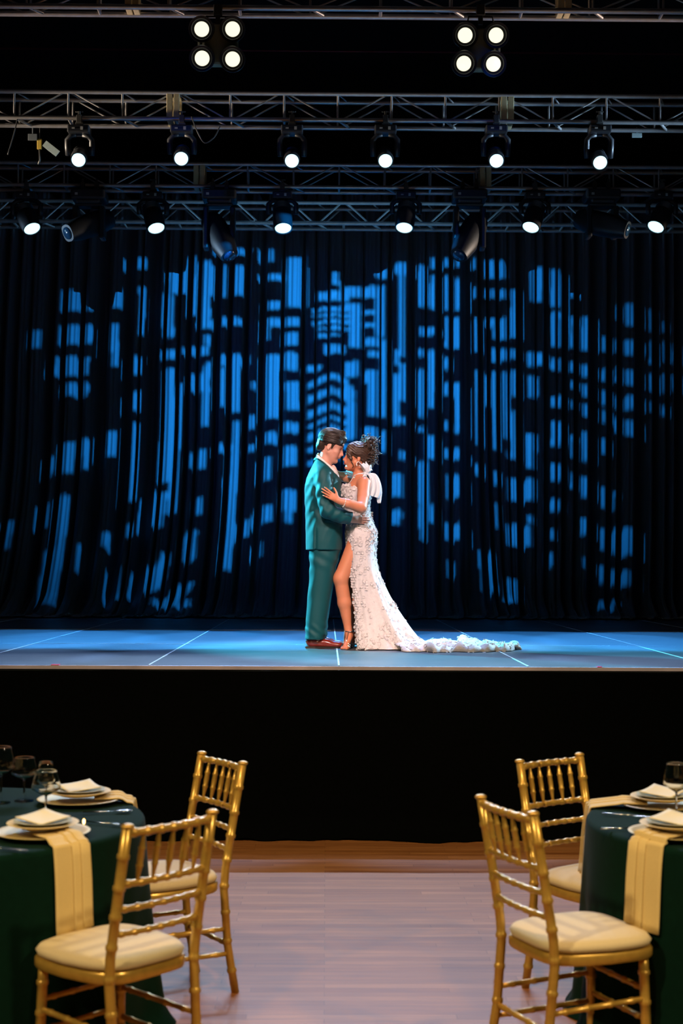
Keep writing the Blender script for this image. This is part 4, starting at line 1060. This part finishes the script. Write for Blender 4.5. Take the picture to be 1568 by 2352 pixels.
rel(v.build('trousers', suit_m, groom, 1), groom)
# shoes
ox = mat('oxblood leather', (.19, .018, .010), .22, noise=.25, nscale=25, coat=.7); sole_m = mat('dark shoe sole', (.02, .012, .01), .5)
def shoe(dyk, oxp):
    v = Vox((W(694, 1470, dyk).x, YC+dyk-.07, STAGE_Z-.005), (W(800, 1470, dyk).x+.02, YC+dyk+.07, STAGE_Z+.14), .003)
    A = lambda x, z, y=0: (W(700+x+oxp, 1480, dyk).x, YC+dyk+y, STAGE_Z+z)
    v.ell(A(17, .045), (.052, .036, .042), k=.02); v.ell(A(42, .040), (.070, .040, .038), k=.03); v.ell(A(66, .028), (.062, .040, .026), k=.03); v.ell(A(78, .024), (.036, .031, .020), k=.02)
    v.cone(A(19, .05), A(21, .085), .036, .036, .02); v.cone(A(21, .09), A(22, .14), .030, .034, .01, 'sub')
    sl, (X, Y, Z) = v._sub(v.lo, v.lo+v.h*v.n); v.F[sl] = np.maximum(v.F[sl], STAGE_Z+.014-Z)
    s = rel(v.build('shoe', ox, groom, 1), groom)
    b = MB(); P0 = []; 
    for z, g in ((.0015, .0), (.013, .002), (.0145, -.004)):
        row = []
        for k in range(40):
            a = 2*PI*k/40; x = math.cos(a); wd = .039+.004*x-.012*max(0, x-.5)**1.2
            row.append((A(45, 0)[0]+(.150+g)*x, YC+dyk+(wd+g)*math.sin(a)*(1-.12*math.exp(-((x+.2)/.25)**2)), STAGE_Z+z))
        P0.append(row)
    b.grid(P0, closev=True, flip=True); b.f.append(tuple(range(40))); b.f.append(tuple(range(80, 120)))
    b.box((A(13, 0)[0], YC+dyk, STAGE_Z+.0075), (.075, .066, .015))
    so = b.build('sole', sole_m, angle=50); rel(so, groom); so.parent = s; so.matrix_parent_inverse = Matrix.Identity(4)
    b = MB()
    for k in range(4):
        x = 33+k*4.5; z = .084-.0055*k-.002*k
        b.tube([A(x, z-.014, -.026), A(x+1, z-.001, -.014), A(x+1.5, z+.003, 0), A(x+1, z-.001, .014), A(x, z-.014, .026)], .0022, 6)
    b.tube([A(33, .080, 0), A(28, .095, -.02), A(34, .088, -.035), A(36, .075, -.03)], .002, 6)
    so = b.build('laces', sole_m); rel(so, groom); so.parent = s; so.matrix_parent_inverse = Matrix.Identity(4)
shoe(-.085, 0); shoe(.10, 3)
# ---- bride body
EB = np.array(W(822.5, 1053, 0)); MBR = head_frame(EB, -1, rad(-6)); SB = .95
lo = (W(712, 1000, 0).x, YC-.46, STAGE_Z-.01); hi = (W(872, 1000, 0).x, YC+.42, W(750, 1002, 0).z)
v = Vox(lo, hi, .0040)
PB = make_head(v, EB, MBR, SB, True)
v.cone(W(823, 1062, 0), W(826, 1100, 0), .044, .046, .02)
v.cone(W(826, 1100, 0), W(833, 1108, -.09), .048, .040, .03); v.cone(W(826, 1100, 0), W(829, 1106, .11), .048, .040, .03)
# torso
v.loft([wrow(*r) for r in [(1240, 800, 862, 0, .165), (1224, 797, 862, 0, .168), (1205, 797, 856, 0, .150), (1188, 798, 849, 0, .130), (1165, 793, 846, 0, .128), (1145, 786, 849, 0, .140), (1128, 786, 853, 0, .150), (1114, 796, 853, 0, .155), (1104, 806, 848, 0, .145), (1098, 812, 842, 0, .115), (1093, 816, 836, 0, .07)]], .03, 2.2)
for y in (-.062, .062): v.ell(W(800, 1136, y*.85), (.050, .044, .050), k=.02)
v.ell(W(835, 1112, -.145), (.050, .046, .050), k=.02); v.ell(W(828, 1110, .145), (.048, .046, .048), k=.02)
# near arm: upper arm down, forearm across to his sleeve
v.cone(W(836, 1110, -.165), W(834, 1140, -.225), .050, .044, .02); v.cone(W(834, 1140, -.225), W(830, 1166, -.300), .044, .040, .015)
v.cone(W(829, 1167, -.305), W(800, 1157, -.345), .041, .036, .012); v.cone(W(800, 1157, -.345), W(775, 1149, -.350), .036, .0235, .01)
wr = np.array(W(776, 1149, -.350)); tip = np.array(W(744, 1129, -.325))
make_hand(v, wr, tip-wr, (.15, 1, -.1), .84, (.10, .12, .14, .18), .06, -1, .8, .0235)
# far arm up and round his neck
v.cone(W(826, 1106, .155), W(800, 1098, .235), .046, .042, .02); v.cone(W(800, 1098, .235), W(770, 1092, .250), .042, .036, .02)
v.cone(W(770, 1091, .250), W(742, 1062, .165), .036, .026, .015); v.cone(W(742, 1062, .165), W(733, 1053, .125), .026, .022, .01)
wr = np.array(W(733, 1053, .120)); tip = np.array(W(721, 1046, -.03))
make_hand(v, wr, tip-wr, (1, .15, -.25), .84, (.28, .34, .40, .46), .07, -1, .5, .022)
# legs
v.cone(W(828, 1230, -.070), W(783, 1330, -.105), .080, .058, .03); v.ell(W(781, 1328, -.105), (.050, .052, .058), k=.02)
v.cone(W(783, 1335, -.105), W(791, 1385, -.10), .053, .052, .015); v.cone(W(791, 1385, -.10), W(799, 1442, -.10), .052, .030, .02); v.cone(W(799, 1442, -.10), W(801, 1458, -.11), .030, .031, .01)
v.cone(W(830, 1230, .070), W(806, 1335, .08), .078, .056, .03); v.cone(W(806, 1335, .08), W(812, 1455, .06), .052, .030, .02)
def foot(px, py, dy, tx, ty, tdy):
    hl = np.array(W(px, py, dy)); tp = np.array(W(tx, ty, tdy)); tp[2] = STAGE_Z+.020
    v.ell(hl, (.027, .030, .027), k=.012)
    ball = tp.copy(); v.cone(hl+[0, 0, .008], ball, .028, .022, .012, flat=((0, 0, 1), 1.15))
    d = tp-hl; d[2] = 0; d /= np.linalg.norm(d); s_ = np.array([-d[1], d[0], 0])
    for i, o in enumerate((-.028, -.014, -.002, .010, .022)):
        a = ball+s_*o*.9+[0, 0, -.006]; L = [.024, .026, .030, .032, .036][i]; r = [.0075, .0078, .008, .0085, .011][i]
        v.cone(a, a+d*L+[0, 0, -.004], r*1.2, r, .004)
    return hl, tp, d, s_
F1 = foot(803, 1462, -.11, 793, 1482, -.235); F2 = foot(812, 1462, .06, 800, 1482, -.03)
bb = rel(v.build('body', skin_w, bride, 1), bride)
face_bits(v, PB, MBR, bride, lip_m, SB, True)

# ---- hair: smooth cap, side sweep, face framing tendril, curled bun
v = Vox((W(782, 1000, 0).x, YC-.13, W(750, 1082, 0).z), (W(878, 1000, 0).x, YC+.13, W(750, 995, 0).z), .0028)
def BE(x, y, z, a, b, c, k=.01, mode='add', tilt=0):
    cc, sn = math.cos(tilt), math.sin(tilt); T = np.array([[cc, 0, -sn], [0, 1, 0], [sn, 0, cc]]); v.ell(PB(x, y, z), np.array([a, b, c])*SB, MBR@T, k, mode)
BE(-.004, 0, .052, .107, .087, .090); BE(.030, 0, .070, .072, .076, .060, .02)
BE(-.055, 0, .000, .045, .060, .055, .02)
BE(.115, 0, -.018, .040, .12, .085, .008, 'sub', tilt=-.08)
BE(.075, 0, -.055, .062, .12, .060, .008, 'sub')
for y in (-1, 1): BE(-.006, y*.088, -.022, .015, .022, .022, .005, 'sub')
BE(-.02, 0, -.085, .075, .10, .042, .008, 'sub')
# sweep of hair over the temple down to the jaw
for y in (-1, 1):
    v.cone(PB(.075, y*.040, .085), PB(.082, y*.058, .030), .022, .020, .02); v.cone(PB(.082, y*.058, .030), PB(.060, y*.070, -.015), .020, .014, .012)
def bs(X, Y, Z):
    q = (np.stack([X, Y, Z], -1)-EB)@MBR
    return .0012*np.sin(q[..., 2]*300-q[..., 0]*160+np.sin(q[..., 0]*40)*1.5)+.0010*np.sin(q[..., 1]*220+q[..., 0]*60)
v.disp(bs)
hairb = rel(v.build('hair', hair_w, bride, 0), bride)
def sweep(rr, P):
    sgn = rr.choice([-1, -1, 1]); h = rr.uniform(0, 1); k = rr.uniform(-.003, .004)
    p = [(.085, .020+.02*h, .095-.02*h), (.060, .055+.012*h, .090-.05*h), (.015, .078, .085-.075*h), (-.035, .074, .095-.070*h), (-.080, .045, .105-.045*h), (-.105, .018, .115-.025*h)]
    q = np.array(p); tt = np.linspace(0, 5, 11); q = np.stack([np.interp(tt, range(6), q[:, c]) for c in range(3)], 1)
    for _ in range(3): q[1:-1] = (q[:-2]+2*q[1:-1]+q[2:])/4
    out = q.tolist(); return [P(a+k, sgn*(b_+.010+k), c+k) for a, b_, c in out]
under(locks(PB, 150, sweep, [.0006, .0016, .0020, .0022, .0022, .0022, .0022, .0022, .0020, .0014, .0006], hair_w, bride, 'swept_strands', 8), hairb)
def tend(sgn, seed):
    rr = np.random.RandomState(seed); b = MB()
    for i in range(14):
        ph = rr.uniform(-.5, .5); pts = []
        for t in np.linspace(0, 1, 22):
            a = t*11+ph
            pts.append(Vector(PB(.070-.030*t+.007*math.cos(a)*min(1, t*2)-.004*math.sin(3*t)+rr.uniform(-.0008, .0008), sgn*(.066+.004*math.sin(a)), .030-.115*t+.003*math.sin(a))))
        b.tube(pts, [.0012+.0016*math.sin(PI*min(1, .15+t*.85)) for t in np.linspace(0, 1, 22)], 5)
    return under(rel(b.build('tendril', hair_w), bride), hairb)
tend(-1, 1); tend(1, 2)
# bun with loose curls falling behind
rr = np.random.RandomState(4); b = MB()
bc = np.array(W(848, 1020, 0))
b.ell(tuple(bc), (.046, .048, .054), 10); b.ell(tuple(W(852, 1044, 0)), (.034, .040, .055), 10)
for i in range(330):
    u = rr.rand(); base = np.array(W(847+rr.uniform(-13, 12), 1014+rr.uniform(-9, 38), rr.uniform(-.05, .05)))
    R0 = rr.uniform(.008, .019); ax = rr.randn(3)*.6+[0, 0, -.8]; ax /= np.linalg.norm(ax); e1 = np.cross(ax, [0, 1, .2]); e1 /= np.linalg.norm(e1); e2 = np.cross(ax, e1)
    L = rr.uniform(.02, .07) if u < .75 else rr.uniform(.06, .10); turns = rr.uniform(1.0, 2.4); p0 = rr.rand()*6.3
    pts = [base+ax*L*t+(e1*math.cos(p0+turns*6.28*t)+e2*math.sin(p0+turns*6.28*t))*R0*(1-.3*t) for t in np.linspace(0, 1, 16)]
    w0 = rr.uniform(.0018, .0044)
    b.tube([Vector(p) for p in pts], [w0*(.3+.7*math.sin(PI*min(.97, .1+t*.87))) for t in np.linspace(0, 1, 16)], 5)
for i in range(34):   # nape curls
    base = np.array(W(848+rr.uniform(-6, 8), 1048+rr.uniform(0, 8), rr.uniform(-.05, .05))); L = rr.uniform(.05, .095); p0 = rr.rand()*6.3; R0 = rr.uniform(.005, .010)
    pts = [base+np.array([.006*math.sin(2*t)-.012*t, 0, -L*t])+np.array([math.cos(p0+9*t), math.sin(p0+9*t), 0])*R0 for t in np.linspace(0, 1, 16)]
    b.tube([Vector(p) for p in pts], [.0026*(.3+.7*math.sin(PI*min(.95, .1+t*.85))) for t in np.linspace(0, 1, 16)], 5)
for i in range(40):   # fly-aways
    base = np.array(W(846+rr.uniform(-10, 12), 1012+rr.uniform(-5, 20), rr.uniform(-.04, .04))); d = rr.randn(3)*.5+[.5, 0, .4]; d /= np.linalg.norm(d); L = rr.uniform(.03, .055)
    b.tube([Vector(base+d*L*t+np.array([.008*math.sin(3*t+i), 0, -.02*t*t])) for t in np.linspace(0, 1, 7)], [.0006, .0006, .0005, .0004, .0003, .0002, .0001], 4)
under(rel(b.build('curled_bun', hair_w), bride), hairb)

# ---- jewellery
b = MB(); ec = np.array(PB(-.004, -.083, -.052))
b.tube([Vector(ec+MBR@np.array([.013*math.sin(a), 0, .018*math.cos(a)])) for a in np.linspace(-2.6, 2.6, 20)], .0036, 8); rel(b.build('hoop_earring', pearl), bride)
b = MB(); w0 = np.array(W(790, 1155, -.347)); ad = np.array(W(800, 1157, -.345))-np.array(W(776, 1149, -.35)); ad /= np.linalg.norm(ad); e1 = np.cross(ad, [0, 1, 0]); e1 /= np.linalg.norm(e1); e2 = np.cross(ad, e1)
for k in range(22):
    a = 2*PI*k/22; b.ell(tuple(w0+(e1*math.cos(a)+e2*math.sin(a))*.0335+ad*.006*math.sin(a)), (.0042,)*3, 5)
rel(b.build('pearl_bracelet', pearl), bride)
b = MB(); b.tube([W(815, 1090, -.055), W(806, 1104, -.10), W(797, 1117, -.108), W(794, 1123, -.112)], .0016, 6); rel(b.build('shoulder_strap', lace_m), bride)

# ---- gown: bodice, fitted skirt open at the slit, train
GR_ = [(1119, 784, 854, 0, .160, 0), (1126, 781.5, 854, 0, .163, 0), (1140, 782, 851, 0, .158, 0), (1155, 785, 848.5, 0, .146, 0), (1172, 791, 848, 0, .136, 0), (1188, 796, 851, 0, .140, 0), (1205, 796, 858, 0, .158, 0), (1222, 794, 864, 0, .175, 0), (1240, 794, 865, 0, .182, .02),
       (1255, 795, 863, 0, .184, .30), (1280, 796, 863, 0, .184, .58), (1310, 795, 868, 0, .186, .74), (1340, 794, 879, 0, .195, .84), (1370, 793, 892, 0, .205, .92), (1400, 792, 908, -.005, .22, .92), (1425, 790, 924, -.01, .235, .92), (1445, 788, 938, -.02, .255, .92), (1462, 786, 952, -.03, .275, .92), (1474, 785, 964, -.035, .29, .92), (1484, 784, 974, -.04, .305, .92)]
P = []; NT = 150; rr = np.random.RandomState(2)
GZ = np.concatenate([np.linspace(GR_[i][0], GR_[i+1][0], 5, endpoint=False) for i in range(len(GR_)-1)]+[[1484]])
cols = [np.interp(GZ, [g[0] for g in GR_], [g[c] for g in GR_]) for c in range(1, 6)]
for i, py in enumerate(GZ):
    l, r, cy, hy, gap = [c[i] for c in cols]; A_ = W(l, py, 0); B_ = W(r, py, 0); z = A_.z; cx = (A_.x+B_.x)/2; a = (B_.x-A_.x)/2
    q = max(0, (py-1290)/190)
    th = np.linspace(-PI+gap, PI-gap*.35, NT)
    fold = np.cos(th*7+.6+q)+.7*np.cos(th*12+2.1-q*2)+.5*np.cos(th*19+q*3); amp = .002+.018*q**1.3
    c, s_ = np.cos(th), np.sin(th)
    ex = 2/2.25
    x = cx+(a)*np.sign(c)*np.abs(c)**ex+amp*fold*c*(c > -.3); y = YC+cy+hy*np.sign(s_)*np.abs(s_)**ex+amp*fold*s_
    zz = z+0*th
    if py < 1121: zz = zz+.006*np.sin(th*21)+.018*np.exp(-((np.abs(th)-2.5)/.5)**2)-.012*np.exp(-(th/1.2)**2)
    if py > 1480: zz = np.full(NT, STAGE_Z+.008)
    P.append(np.stack([x, y, zz], 1))
gm = MB().grid(P)
# train lying on the deck
P = []; NU, NV = 90, 44
X0 = W(905, 1480, 0).x; X1 = W(1181, 1480, 0).x
for i, u in enumerate(np.linspace(0, 1, NU)):
    row = []
    wn = .33*(1-u)**.8+.06+.15*min(1, u*3)*(1-u**6)**.5*1.0
    cyy = -.10-.10*u
    for j, vv in enumerate(np.linspace(-1, 1, NV)):
        x = X0+(X1-X0)*u+.03*math.sin(vv*5+u*9); hw = wn*(1+.10*math.sin(u*23)+.06*math.sin(u*47))
        if u > .93: hw *= max(.25, 1-(u-.93)*9)
        y = YC+cyy+hw*vv
        e = 1-vv*vv
        edge = math.exp(-((abs(vv)-.86)/.16)**2)
        h = .010+.20*max(0, .24-u)**1.0*e+.030*e*(1+.6*math.sin(u*17+vv*3))*(1-.3*u)+edge*(.034+.012*math.sin(u*31+vv*2)+.008*math.sin(u*67))*min(1, u*4)
        h += .045*math.exp(-((u-.60)/.10)**2)*math.exp(-((vv-.45)/.5)**2)+.012*math.sin(u*60+vv*11)*math.sin(vv*17+u*8)
        if abs(vv) > .985 or u > .995: h = .004
        row.append((x, y, STAGE_Z+max(.004, h)))
    P.append(row)
gm.grid(P)
gown = rel(gm.build('gown', lace_m, bride, solid=.002), bride)
# raised lace petals scattered over the gown
def petals(name, pts, nrm, size, seed):
    rr = np.random.RandomState(seed); b = MB()
    for p, n in zip(pts, nrm):
        n = Vector(n).normalized(); t = n.cross(Vector((rr.randn(), rr.randn(), rr.randn()))).normalized(); s2 = n.cross(t); R = size*rr.uniform(.6, 1.25); m_ = rr.choice([4, 5, 5, 6])
        for k in range(m_):
            a = 2*PI*k/m_+rr.rand()*.5; d = t*math.cos(a)+s2*math.sin(a); e = n.cross(d); o = len(b.v); P0 = Vector(p)+n*.002
            for (u, w_, h) in [(.05, 0, 0), (.5, -.42, .22), (1.0, -.26, .45), (1.08, .12, .55), (.95, .40, .40), (.45, .42, .22), (.55, 0, .12)]:
                b.v.append(tuple(P0+d*u*R+e*w_*R+n*h*R*rr.uniform(.5, 1.2)))
            b.f += [(o, o+1, o+6), (o+1, o+2, o+3, o+6), (o+3, o+4, o+6), (o+4, o+5, o+6), (o+5, o, o+6)]
    return b.build(name, lace_m)
me = gown.data; vs = np.array([v_.co[:] for v_ in me.vertices]); ns = np.array([v_.normal[:] for v_ in me.vertices])
n0 = len(GZ)*NT; c0 = np.array([W(825, 1300, 0).x, YC, 0]); out = vs[:, :2]-c0[:2]
nb = ns.copy(); sg = np.sign((nb[:n0, 0]*out[:n0, 0]+nb[:n0, 1]*out[:n0, 1])); nb[:n0] *= np.where(sg == 0, 1, sg)[:, None]; nb[n0:] *= np.sign(nb[n0:, 2:3]+1e-6)
zt = W(0, 1160, 0).z
wgt = np.ones(len(vs)); wgt[:n0] *= np.where(vs[:n0, 2] > zt, 1.0, .55); th0 = np.tile(np.linspace(0, 1, NT), len(GZ)); wgt[:n0] *= 1+6*(th0 < .06)*(vs[:n0, 2] < W(0, 1200, 0).z)
wgt[n0:] *= .75
front = np.concatenate([(vs[:n0, 1] < YC+.05), np.ones(len(vs)-n0, bool)]); wgt = wgt*front
rr = np.random.RandomState(6); ii = rr.choice(len(vs), 1150, replace=False, p=wgt/wgt.sum())
o = rel(petals('lace_petals', vs[ii], nb[ii], .0125, 7), bride); under(o, gown); o['kind'] = 'stuff'

# ---- neck bow: knot, loops and long tails of tulle
def ribbon(path, wdir, wd, name, rip=.004, seed=0, par=None, th=.0015, n=26):
    pts = [Vector(W(*p)) for p in path]; Q = []
    for i in range(len(pts)-1):
        for t in np.linspace(0, 1, n//(len(pts)-1)+2, endpoint=False):
            p0 = pts[max(i-1, 0)]; p1 = pts[i]; p2 = pts[i+1]; p3 = pts[min(i+2, len(pts)-1)]
            Q.append(.5*((2*p1)+(-p0+p2)*t+(2*p0-5*p1+4*p2-p3)*t*t+(-p0+3*p1-3*p2+p3)*t**3))
    Q.append(pts[-1]); N = len(Q); P = []; d = Vector(wdir).normalized()
    for i, q in enumerate(Q):
        t = i/(N-1); ww = np.interp(t, np.linspace(0, 1, len(wd)), wd); tg = (Q[min(i+1, N-1)]-Q[max(i-1, 0)]).normalized(); dd = (d-tg*d.dot(tg)).normalized(); nn = tg.cross(dd)
        P.append([tuple(q+dd*ww*v_+nn*rip*math.sin(v_*7+seed+t*5)*(1+ww*20)) for v_ in np.linspace(-1, 1, 15)])
    o = MB().grid(P).build(name, tulle_m, solid=th); rel(o, bride)
    if par: under(o, par)
    return o
kb = MB().ell(tuple(W(839, 1088, -.07)), (.017, .020, .022), 10); knot = rel(kb.build('neck_bow', tulle_m), bride)
ribbon([(812, 1094, -.05), (824, 1091, -.065), (839, 1088, -.07)], (0, .2, 1), [.006, .014, .012], 'bow_loop', .003, 1, knot)
ribbon([(839, 1088, -.07), (842, 1076, -.09), (834, 1065, -.085), (838, 1074, -.06), (839, 1088, -.07)], (.8, .5, .1), [.008, .026, .030, .026, .008], 'bow_loop', .004, 2, knot)
ribbon([(839, 1088, -.07), (847, 1080, -.10), (851, 1075, -.08), (848, 1083, -.06), (839, 1088, -.07)], (.2, .6, .6), [.008, .022, .026, .022, .008], 'bow_loop', .004, 3, knot)
ribbon([(839, 1088, -.07), (836, 1094, -.115), (830, 1098, -.145), (827, 1104, -.150)], (.6, .5, .4), [.010, .018, .012, .006], 'bow_tail', .003, 4, knot)
ribbon([(839, 1088, -.07), (852, 1090, -.11), (860, 1108, -.15), (861, 1128, -.16), (858, 1141, -.16)], (1, .25, .1), [.012, .026, .036, .044, .046], 'bow_tail', .005, 5, knot)
ribbon([(841, 1088, -.06), (858, 1092, -.09), (867, 1112, -.12), (870, 1132, -.13), (871, 1156, -.13)], (1, .3, .1), [.010, .020, .026, .028, .012], 'bow_tail', .005, 6, knot)
ribbon([(812, 1096, .04), (806, 1092, .12), (796, 1090, .20), (782, 1087, .235), (766, 1083, .24)], (0, -.35, 1), [.020, .030, .026, .016, .005], 'bow_tail', .005, 7, knot)
ribbon([(812, 1092, .05), (804, 1086, .10), (796, 1084, .12), (803, 1088, .08), (813, 1094, .05)], (0, .4, 1), [.008, .016, .018, .014, .008], 'bow_loop', .003, 8, knot)
# ---- silver heeled sandals
for (hl, tp, d, s_) in (F1, F2):
    b = MB()
    P = []
    for t in np.linspace(-.1, 1.28, 12):
        q = hl*(1-min(t, 1))+tp*min(t, 1); q = np.array([q[0], q[1], 0])+(d*(t-1)*.14 if t > 1 else 0); z = np.interp(t, [-.1, .1, .85, 1, 1.3], [hl[2]-.030, hl[2]-.031, STAGE_Z+.008, STAGE_Z+.004, STAGE_Z+.004]); wd = np.interp(t, [-.1, .2, .6, 1, 1.28], [.016, .024, .026, .038, .022])
        P.append([tuple(np.array([q[0], q[1], z])+s_*wd*v_) for v_ in (-1, -.5, 0, .5, 1)])
    sh = rel(b.grid(P).build('sandal', silver, solid=.005), bride)
    o = rel(MB().tube([tuple(hl-d*.008+np.array([0, 0, -.03])), (hl[0]-d[0]*.004, hl[1]-d[1]*.004, STAGE_Z)], [.011, .0045], 8).build('heel', silver), bride); under(o, sh)
    b = MB()
    for t, up, wd in ((.86, .018, .036), (1.0, .016, .038)):
        q = hl*(1-t)+tp*t; b.tube([tuple(q+s_*wd*math.cos(a)+np.array([0, 0, up*1.35*math.sin(a)-.008])) for a in np.linspace(0, PI, 11)], .0032, 6)
    ank = hl+np.array([0, 0, .042]); b.tube([tuple(ank+np.array([.034*math.cos(a), .034*math.sin(a), .003*math.sin(a)])) for a in np.linspace(0, 2*PI, 22)], .0042, 6)
    b.tube([tuple(ank+d*.034+s_*.0), tuple((hl*.35+tp*.65)+np.array([0, 0, .034])), tuple((hl*.14+tp*.86)+np.array([0, 0, .022]))], .003, 6)
    o = rel(b.build('strap', silver), bride); under(o, sh)
